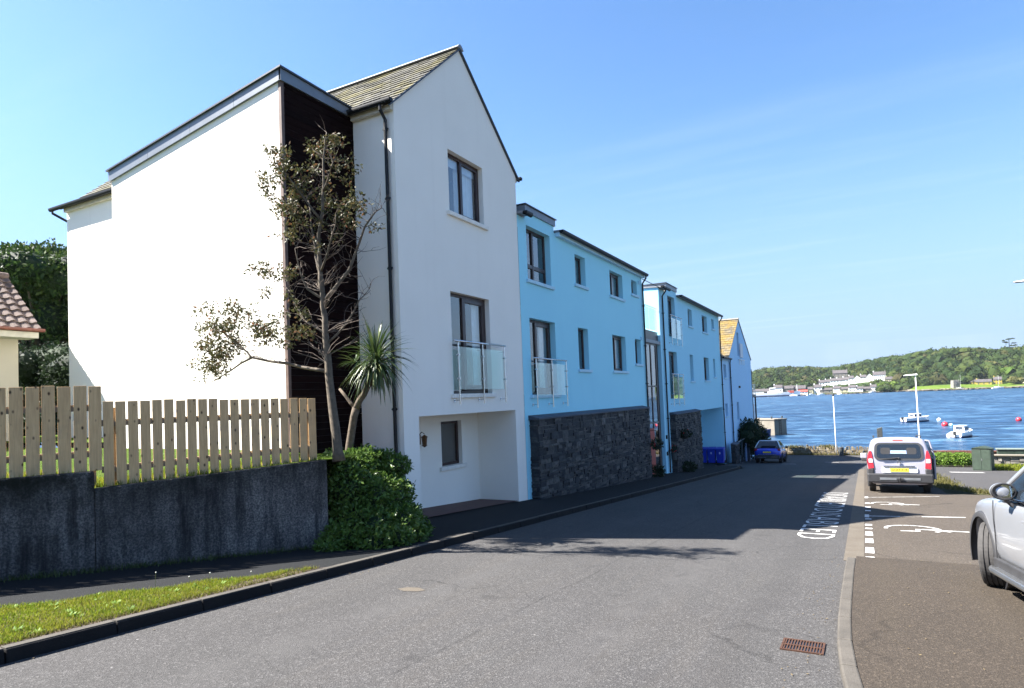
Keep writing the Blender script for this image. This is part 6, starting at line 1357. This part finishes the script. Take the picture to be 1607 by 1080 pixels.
def boat(name, lab, loc, rz, L, B, H, mat='boat_white', cabin=None, engine=False, mast=0, group=None, stripe=None):
    t = thing(name, lab, 'boat', (loc[0], loc[1], SEA), rz, group); m = MB(); hull(m, L, B, H); m.build('hull', mat, t, world=False, weld=True)
    if stripe: m = MB(); hull(m, L*1.004, B*1.01, H*.28, .0); m.build('waterline', stripe, t, world=False, weld=True)
    if cabin:
        x0, x1, w_, h = cabin; m = MB(); z = H*.75; m.hexa([(x0, -w_/2, z), (x1+.25*h, -w_/2*.8, z), (x1+.25*h, w_/2*.8, z), (x0, w_/2, z), (x0+.05, -w_/2*.88, z+h), (x1-.25*h, -w_/2*.72, z+h), (x1-.25*h, w_/2*.72, z+h), (x0+.05, w_/2*.88, z+h)]); cb = m.build('cabin', mat, t, world=False, bevel=.04)
        m = MB(); m.hexa([(x0-.1, -w_*.47, z+h), (x1-.2*h, -w_*.40, z+h), (x1-.2*h, w_*.40, z+h), (x0-.1, w_*.47, z+h), (x0-.1, -w_*.45, z+h+.06), (x1-.25*h, -w_*.38, z+h+.06), (x1-.25*h, w_*.38, z+h+.06), (x0-.1, w_*.45, z+h+.06)]); m.build('roof', mat, cb, world=False)
        for s in (-1, 1):
            k = 3
            for i in range(k): a = x0+.12+(x1-x0-.3)*i/k; b = a+(x1-x0-.3)/k*.75; m = MB(); yo = s*(w_/2*.915+.012); m.poly([(a, yo, z+h*.45), (b, yo*.97, z+h*.45), (b, yo*.95, z+h*.85), (a, yo*.97, z+h*.85)]); m.build('window', 'far_glass', cb, world=False)
        m = MB(); m.poly([(x0-.006, -w_*.3, z+h*.5), (x0-.006, w_*.3, z+h*.5), (x0+.03, w_*.28, z+h*.88), (x0+.03, -w_*.28, z+h*.88)]); m.build('window', 'far_glass', cb, world=False)
    if engine: m = MB(); m.obox((-L/2-.2, 0, H*.9), (.17, 0, 0), (0, .16, 0), (0, 0, .26)); m.obox((-L/2-.18, 0, .1), (.07, 0, 0), (0, .05, 0), (0, 0, .5)); m.build('outboard_engine', 'engine_dark', t, world=False, bevel=.04)
    if mast:
        m = MB(); m.tube([(L*.08, 0, H*.6), (L*.08, 0, mast)], [.07, .04], 6); mm = m.build('mast', 'lamp_white', t, world=False)
        m = MB(); m.tube([(L*.08, 0, H+.9), (-L*.35, 0, H+.8)], .05, 6); m.tube([(L*.06, 0, H+1.0), (-L*.33, 0, H+.95)], .12, 6); m.build('boom', 'boat_white', mm, world=False)
        m = MB()
        for e in (L*.5, -L*.48): m.tube([(L*.08, 0, mast), (e, 0, H)], .012, 4)
        m.build('rigging', 'galvanised', mm, world=False)
    return t
boat('cabin_boat', 'white cabin boat with dark outboard lying side on in the channel', (9.0, 147.5), R(38), 5.6, 2.0, .85, cabin=(-1.0, .9, 1.5, .95), engine=True, stripe='boat_navy')
boat('motor_boat', 'white motor boat seen from astern near the green cabinet', (11.55, 104.5), R(64), 4.6, 1.9, .75, cabin=(-1.1, .7, 1.35, .95), engine=True, stripe='boat_navy')
boat('inflatable_tender', 'small white tender tied beside the motor boat', (10.25, 104.0), R(70), 1.9, .9, .42)
boat('rowing_boat', 'dark blue open boat moored under the sunlit pier', (-14.6, 107.5), R(20), 3.6, 1.5, .95, 'boat_navy')
boat('sailing_boat', 'white sailing boat moored off the stone tower', (85.5, 772), R(15), 10.5, 3.0, 1.3, cabin=(-2, 2.5, 2.0, .7), mast=15.0)
boat('sailing_boat', 'white sailing boat moored off the yellow cottages', (115.0, 766), R(10), 9.5, 2.8, 1.2, cabin=(-2, 2.2, 1.9, .7), mast=13.0)
def buoy(lab, x, y, r, mat): t = thing('mooring_buoy', lab, 'buoy', (x, y, SEA)); m = MB(); m.ball((0, 0, r*.55), r, 14, 9); m.build('float', mat, t, world=False, smooth=True); m = MB(); m.tube([(0, 0, r*1.4), (0, 0, r*2.0)], r*.08, 6); m.lathe([(r*.16, r*1.9), (r*.16, r*2.05)], 8); m.build('ring', 'galvanised', t, world=False)
buoy('red mooring buoy floating left of the motor boat', 12.05, 130.5, .5, 'buoy_red'); buoy('pale aqua buoy next to the red buoy', 12.95, 131.0, .3, 'buoy_aqua'); buoy('white buoy off the bow of the cabin boat', 12.9, 149.5, .38, 'boat_white'); buoy('red buoy far out at the right edge', 24.4, 144.5, .45, 'buoy_red')
# ================================================================== THE FAR SHORE
SK = [(-30, .024), (-12, .026), (-8, .0285), (-7, .0325), (-5, .0325), (-2.25, .0290), (-.44, .0320), (.9, .0368), (2, .0390), (3, .0402), (4.3, .0438), (6.6, .0448), (8.5, .0395), (10.1, .0415), (13, .043), (30, .03)]
def lerp_t(T, a):
    for (a0, v0), (a1, v1) in zip(T, T[1:]):
        if a <= a1: return v0+(v1-v0)*(max(a, a0)-a0)/(a1-a0)
    return T[-1][1]
SHR = [(-30, 752), (-8, 757), (-6, 748), (-3, 755), (0, 752), (2.0, 795), (2.8, 800), (3.4, 778), (6, 772), (10, 786), (30, 790)]
RDG = [(-30, 1120), (-4, 1120), (0, 1060), (2, 980), (5, 930), (12, 940), (30, 1000)]
def shore(a): return lerp_t(SHR, a)
def hill(a, d):
    s, r_ = shore(a), lerp_t(RDG, a); top = lerp_t(SK, a)*r_-10.5; t = (d-s-4)/(r_-s)
    if t < 0: return SEA-1.5+1.8*max(0, min(1, (d-s+3)/7))
    if t <= 1:
        z = t**1.05
        if a > 2.6: z = .13*min(1, t/.28)+max(0, (t-.28)/.72)**.85*.87       # the lawn lies nearly flat before the wood climbs
        return SEA+.9+(top-SEA-.9)*z
    return top-(t-1)*18
def far(a, d): return Vector((math.sin(R(a))*d, math.cos(R(a))*d, 0))
m = MB(); az = [-16+.4*i for i in range(78)]; ds = [-6, -2, 1, 4, 8, 14, 22, 34, 50, 70, 95, 125, 160, 200, 250, 310, 380, 460]
rows = []
for a in az:
    s = shore(a); row = []
    for d in ds: p = far(a, s+d); row.append(m.V(p.x, p.y, hill(a, s+d)))
    rows.append(row)
for i in range(len(az)-1):
    for j in range(len(ds)-1): m.f.append([rows[i][j], rows[i+1][j], rows[i+1][j+1], rows[i][j+1]])
struct('far_hill', m, 'hill_ground', smooth=True)
m = MB(); rows = []
for i in range(40):
    a = 2.75+i*.3; s = shore(a); rows.append([m.V(*(far(a, s+d).xy), hill(a, s+d)+.35) for d in (5, 12, 19, 26, 34, 42)])
for i in range(39):
    for j in range(5): m.f.append([rows[i][j], rows[i+1][j], rows[i+1][j+1], rows[i][j+1]])
struct('far_lawn', m, 'far_grass')
m = MB()
for i in range(40):
    a, b = 2.72+i*.3, 2.72+(i+1)*.3-.004; A_, B_ = far(a, shore(a)+3), far(b, shore(b)+3); A2, B2 = far(a, shore(a)+5.5), far(b, shore(b)+5.5); zt_ = SEA+1.45+.25*math.sin(i*1.7)
    m.hexa([(*A_.xy, SEA-1), (*B_.xy, SEA-1), (*B2.xy, SEA-1), (*A2.xy, SEA-1), (*A_.xy, zt_), (*B_.xy, zt_), (*B2.xy, zt_+.3), (*A2.xy, zt_+.3)])
tag(m.build('shore_wall', 'quay_stone'), 'long low pale sea wall edging the far lawn', 'wall')
m = MB(); r_ = random.Random(2)
for k in range(420):
    a = r_.uniform(-9, 13); s = shore(a); p = far(a, s+r_.uniform(-1.5, 4)); m.ball((p.x, p.y, SEA+r_.uniform(-.2, .8 if a < 2.7 else 1.1)), (r_.uniform(.8, 2.4), r_.uniform(.8, 1.8), r_.uniform(.5, 1.0)), 6, 4)
struct('far_foreshore', m, 'shore_rock', kind='stuff')
# woods: displaced crowns with leaf clumps, one mass
def ico(sub):
    bm = bmesh.new(); bmesh.ops.create_icosphere(bm, subdivisions=sub, radius=1); v = [q.co.copy() for q in bm.verts]; f = [[q.index for q in p.verts] for p in bm.faces]; bm.free(); return v, f
IV, IF = ico(2)
def crown(mb, c, r, h, r_, n=70, lw=1.0):
    sd = r_.uniform(0, 100); o = len(mb.v)
    for v in IV:
        k = 1+.42*noise.noise(v*1.9+Vector((sd, 0, 0)))+.26*noise.noise(v*4.5+Vector((0, sd, 0))); mb.v.append((c[0]+v.x*r*k, c[1]+v.y*r*k, c[2]+v.z*h*k))
    mb.f += [[o+i for i in f] for f in IF]
    for _ in range(n):
        v = rv(r_)
        if v.z < -.35: continue
        k = 1+.42*noise.noise(v*1.9+Vector((sd, 0, 0)))+.26*noise.noise(v*4.5+Vector((0, sd, 0))); p = Vector((c[0]+v.x*r*k, c[1]+v.y*r*k, c[2]+v.z*h*k)); mb.leaf(p-v*.3, v+rv(r_)*.8, rv(r_), lw*r_.uniform(.8, 1.7), lw*.5*r_.uniform(.6, 1.2))
HOUSES = []
def clear(a, d):
    for (ha, hd, wa) in HOUSES:
        if abs(a-ha) < wa and hd-95 < d < hd+10: return False
    return True
def house(lab, a, d, w_, dp, h, z=None, roofh=2.6, wall='far_white', roof='far_roof', chim=1, gable=False, group=None, rz=0, wins=3, name='far_house', cat='house', low=False):
    p = far(a, d); z = hill(a, d) if z is None else z; t = thing(name, lab, cat, (p.x, p.y, z), R(-a)+rz, group)
    if not low: HOUSES.append((a, d, math.degrees(w_/2/d)+.12))
    m = MB(); m.box(-w_/2, w_/2, 0, dp, -5, h)
    if gable: m.prism([(-w_/2, 0, h), (w_/2, 0, h), (0, 0, h+roofh)], (0, dp, 0))
    else: m.prism([(-w_/2, 0, h), (-w_/2, dp, h), (-w_/2, dp/2, h+roofh)], (w_, 0, 0))
    m.build('wall', wall, t, world=False)
    m = MB(); o = .25
    if gable:
        for s in (-1, 1): m.hexa([(s*(w_/2+o), -.2, h-.3), (s*(w_/2+o), dp+.2, h-.3), (0, dp+.2, h+roofh), (0, -.2, h+roofh), (s*(w_/2+o), -.2, h+.0), (s*(w_/2+o), dp+.2, h+.0), (0, dp+.2, h+roofh+.3), (0, -.2, h+roofh+.3)])
    else:
        for y0_, y1_ in ((-.35, dp/2), (dp+.35, dp/2)): m.hexa([(-w_/2-.1, y0_, h-.2), (w_/2+.1, y0_, h-.2), (w_/2+.1, y1_, h+roofh), (-w_/2-.1, y1_, h+roofh), (-w_/2-.1, y0_, h+.1), (w_/2+.1, y0_, h+.1), (w_/2+.1, y1_, h+roofh+.3), (-w_/2-.1, y1_, h+roofh+.3)])
    rf = m.build('roof', roof, t, world=False)
    for i in range(chim): x = (-w_/2+.6) if i == 0 else w_/2-.6; m = MB(); m.box(x-.5, x+.5, dp/2-.4, dp/2+.4, h+roofh*.5, h+roofh+1.5); m.build('chimney', wall if i == 0 else 'far_stone', rf, world=False)
    for j in range(2 if h > 4.5 else 1):
        for i in range(wins): x = -w_/2+w_*(i+.5)/wins; m = MB(); zz = .9+j*2.7; m.box(x-.45, x+.45, -.05, -.02, zz, zz+1.4); m.build('window', 'far_glass', t, world=False)
    return t
rh = random.Random(15)
G_ = 'white terraced houses across the water'
a = -3.0
for k in range(9):
    w_ = rh.uniform(5.4, 6.8); d = 868; a2 = a+math.degrees(w_/d); z = 1.0+(a+3)*1.5+rh.uniform(-.2, .3)
    if k in (6, 8): house('small white gabled house in the terrace across the water', (a+a2)/2, d, w_, 9, 5.4, z, 3.2, gable=True, chim=0, group='white gabled houses across the water', wins=2)
    else: house('small white terraced house with grey roof in the row across the water', (a+a2)/2, d, w_, 8, 5.4+rh.uniform(-.4, .5), z, 2.8, chim=1, group=G_, wins=2)
    a = a2
house('long white house with purple grey roof ending the terrace across the water', a+.48, 862, 13, 9, 6.4, 6.2, 3.6, chim=2, wins=6)
house('pale cream cottage below the end of the far terrace', a+1.15, 845, 8, 8, 3.6, 3.4, 2.6, 'far_cream')
house('grey stone villa with chimneys among the trees above the far terrace', -1.45, 930, 17, 11, 6.5, 11.5, 4, 'far_stone', chim=2, wins=4)
WF = [(-7.6, 12, 4.5, 'far_white', 'far_roof', 2.4), (-6.75, 11, 3.8, 'far_stone', 'far_roof', 3), (-6.05, 9, 7.5, 'far_white', 'far_roof', 3), (-5.4, 14, 6.2, 'far_stone', 'far_roof', 3), (-4.55, 15, 5.6, 'far_stone', 'far_roof', 3.4), (-3.75, 8, 4.5, 'far_cream', 'far_roof', 2.4), (-3.1, 8, 6.2, 'far_white', 'far_roof', 3), (-2.5, 12, 3.0, 'far_stone', 'far_roof', 2.2), (-1.75, 7, 4.2, 'far_white', 'far_roof', 2.4), (-1.2, 9, 3.2, 'far_cream', 'far_roof', 2.2), (-.65, 7, 4.6, 'far_white', 'far_roof', 2.6), (-.15, 6, 3.2, 'far_white', 'far_roof', 2.2), (.35, 8, 2.8, 'far_stone', 'far_roof', 2.0), (.8, 6, 4.4, 'far_white', 'far_roof', 2.4)]
for (a_, w_, h, wm, rm, rhh) in WF:
    nm = {'far_white': 'white', 'far_stone': 'grey stone', 'far_cream': 'cream'}[wm]
    house('%s waterfront building below the terrace across the water' % nm, a_, shore(a_)+16, w_, 8, h, SEA+1.8, rhh, wm, rm, 1, group='%s waterfront buildings across the water' % nm, wins=2, low=True)
for (a_, d_, w_, h, wm, lb) in ((7.75, 812, 13, 3.2, 'far_yellow', 'yellow cottage with grey roof on the far lawn'), (7.15, 816, 8, 3.0, 'far_yellow', 'smaller yellow outbuilding left of the far yellow cottage'), (8.55, 815, 7, 5.2, 'far_yellow', 'tall yellow house right of the cottage on the far lawn'), (9.7, 818, 9, 3.0, 'far_cream', 'cream cottage half hidden by shrubs at the far right shore')):
    house(lb, a_, d_, w_, 7, h, hill(a_, d_)-.2, 2.6, wm, 'far_roof', 1, wins=3, low=True)
house('weathered boathouse with reddish roof on the far quay', -4.2, 756, 9, 6, 2.6, SEA+1.6, 1.6, 'far_white', 'far_red', 0, wins=3, low=True)
pq = far(6.05, 786); t = thing('stone_tower', 'square ruined stone tower standing on the far lawn by the water', 'tower', (pq.x, pq.y, hill(6.05, 786)), R(20)); m = MB(); m.hexa([(-3.2, -3.2, -1), (3.2, -3.2, -1), (3.2, 3.2, -1), (-3.2, 3.2, -1), (-2.7, -2.7, 7.6), (2.7, -2.7, 7.2), (2.7, 2.7, 7.6), (-2.7, 2.7, 7.9)]); m.build('shaft', 'far_stone', t, world=False)
for k in range(4): m = MB(); x = -2.4+1.6*k; m.box(x-.35, x+.35, -2.7, -2.0, 7.2, 8.3); m.build('merlon', 'far_stone', t, world=False)
for zz in (2.5, 5): m = MB(); m.box(-.4, .4, -3.15, -2.7, zz, zz+1.2); m.build('window', 'far_glass', t, world=False)
t = thing('ferry', 'long white ferry lying at the far quay below the woods', 'ferry', (far(-6.4, 744).x, far(-6.4, 744).y, SEA), R(6.4)+R(-2)); m = MB(); hull(m, 52, 9, 3.6, 1.6, .95, 14, -.6); m.build('hull', 'boat_white', t, world=False, weld=True); m = MB(); hull(m, 52.1, 9.1, .9, .2, .95, 14, -.6); m.build('waterline', 'boat_navy', t, world=False, weld=True)
m = MB(); m.box(-4, 2, -2.5, 2.5, 3, 9.5); m.box(-6, 6, -3.6, 3.6, 2.6, 5.6); br = m.build('bridge', 'boat_white', t, world=False, bevel=.2); m = MB(); m.box(-3.6, 1.6, -2.56, -2.51, 7.4, 8.8); m.build('window', 'far_glass', br, world=False)
m = MB(); m.box(14, 20, -3, 3, 3.4, 5.8); m.build('deckhouse', 'far_red', t, world=False); m = MB(); m.tube([(23, 0, 3), (23, 0, 12)], .25, 6); m.build('mast', 'boat_white', t, world=False)
for k, (a_, d_, L) in enumerate(((-3.6, 738, 9), (-2.9, 742, 7), (-1.6, 745, 6), (.7, 760, 7), (-4.9, 733, 8))): p = far(a_, d_); boat('moored_boat', 'small white boat moored along the far waterfront', (p.x, p.y), rh.uniform(0, 6.28), L, 2.6, 1.2, cabin=(-1.5, 1, 1.8, 1.1), mast=0, group='small boats along the far waterfront')
m = MB(); rw_ = random.Random(77); cnt = 0
while cnt < 1150:
    a_ = rw_.uniform(-13, 14); s = shore(a_); rg = lerp_t(RDG, a_); f = rw_.random(); d = s+30+(rg-s+10)*f
    if a_ > 2.6: d = max(d, s+46+rw_.random()*8)
    if a_ < 1.6 and d < s+62: continue
    if not clear(a_, d): continue
    r0c = rw_.uniform(3.2, 7.2)*(1.1 if a_ > 2 else .9); p = far(a_, d); h = r0c*rw_.uniform(.75, 1.2)
    z = hill(a_, d); crown(m, (p.x, p.y, z+h*.55), r0c, h, rw_, 90, 1.5); cnt += 1
for k in range(150):                              # the skyline row, so that the ridge reads as treetops
    a_ = -13+27*k/150+rw_.uniform(-.1, .1); d = lerp_t(RDG, a_)+rw_.uniform(-12, 6); p = far(a_, d); r0c = rw_.uniform(5.5, 9); top = lerp_t(SK, a_)*d; h = r0c*.8; crown(m, (p.x, p.y, top-h*rw_.uniform(.9, 1.35)), r0c, h, rw_, 80, 1.3)
for k in range(170):                              # shrubs about the far houses
    a_ = rw_.uniform(-8, 2.6); d = shore(a_)+rw_.uniform(30, 92); p = far(a_, d); r0c = rw_.uniform(1.6, 3.4); crown(m, (p.x, p.y, min(hill(a_, d), 1.0+(a_+3)*1.5 if a_ > -3 else 50)+r0c*.3), r0c, r0c*.8, rw_, 30, .7)
for k in range(60):
    a_ = rw_.uniform(1.2, 3.1); d = shore(a_)+rw_.uniform(4, 40); p = far(a_, d); r0c = rw_.uniform(3, 5.5); crown(m, (p.x, p.y, hill(a_, d)+r0c*.4), r0c, r0c*.85, rw_, 50, 1.0)
struct('far_wood', m, 'wood_leaf', kind='stuff', smooth=False)
def fartree(name, lab, a_, d, r0c, h, mat, seed, lift=.5, group=None):
    r_ = random.Random(seed); p = far(a_, d); z = hill(a_, d); t = thing(name, lab, 'tree', (p.x, p.y, z), 0, group); m = MB()
    for k in range(5): crown(m, (p.x+r_.uniform(-.5, .5)*r0c, p.y+r_.uniform(-.4, .4)*r0c, z+h*(lift+r_.uniform(-.1, .2))), r0c*r_.uniform(.5, .75), h*r_.uniform(.3, .42), r_, 90, 1.0)
    m.build('crown', mat, t); k = MB(); k.tube([(p.x, p.y, z-1), (p.x, p.y, z+h*.5)], .4, 6); k.build('trunk', 'bark', t)
fartree('spreading_tree', 'bright lime green dome shaped tree above the yellow cottages', 8.85, 838, 11, 12, 'bright_tree_leaf', 1)
fartree('round_tree', 'bright green rounded tree on the shore below the terrace end', 2.0, 812, 7, 8, 'bright_tree_leaf', 2)
fartree('round_tree', 'smaller bright green tree left of the rounded one on the far shore', 1.4, 806, 5.5, 7, 'bright_tree_leaf', 3)
fartree('olive_tree', 'dull olive shrubby tree at the right end of the far lawn', 9.55, 812, 7, 7.5, 'olive_leaf', 4)
fartree('olive_tree', 'brownish olive tree standing in the wood above the yellow cottages', 8.3, 868, 8, 11, 'olive_leaf', 5)
for q, (a_, dd_, lb) in enumerate(((9.33, 940, 'tall bare stemmed pine rising clear of the far skyline'),)):
    p = far(a_, dd_); zt_ = .0525*dd_; zb_ = .037*dd_; t = thing('pine_tree', lb, 'tree', (p.x, p.y, zb_)); m = MB(); m.tube([(p.x, p.y, zb_-8), (p.x, p.y, zt_-1)], [.5, .3], 6); m.build('trunk', 'post_dark', t); m = MB(); r_ = random.Random(6)
    for (dx, dz, rr) in ((2.0, 0, 3.0), (-1, -.6, 2.2), (-4.0, -3.6, 2.0), (-2.2, -4.5, 1.4), (4.2, -5.2, 2.2), (5.6, -7.6, 2.0), (3.2, -8.2, 2.4), (-5, -1.8, 1.4)): crown(m, (p.x+dx, p.y, zt_-1+dz), rr, .55, r_, 60, .7)
    m.build('crown', 'wood_leaf', t)

# ---- sea air: one even volume round everything
n = NT('sea_air'); n.t.nodes.remove(n.b); pv = n.n('VolumePrincipled'); pv.inputs['Color'].default_value = (.80, .90, 1, 1); pv.inputs['Density'].default_value = .00005; pv.inputs['Anisotropy'].default_value = .2; n.l(pv.outputs[0], n.out.inputs['Volume']); MT['sea_air'] = n.m
m = MB(); m.box(-2650, 2650, -480, 1650, -14, 72); struct('haze', m, 'sea_air', kind='stuff')
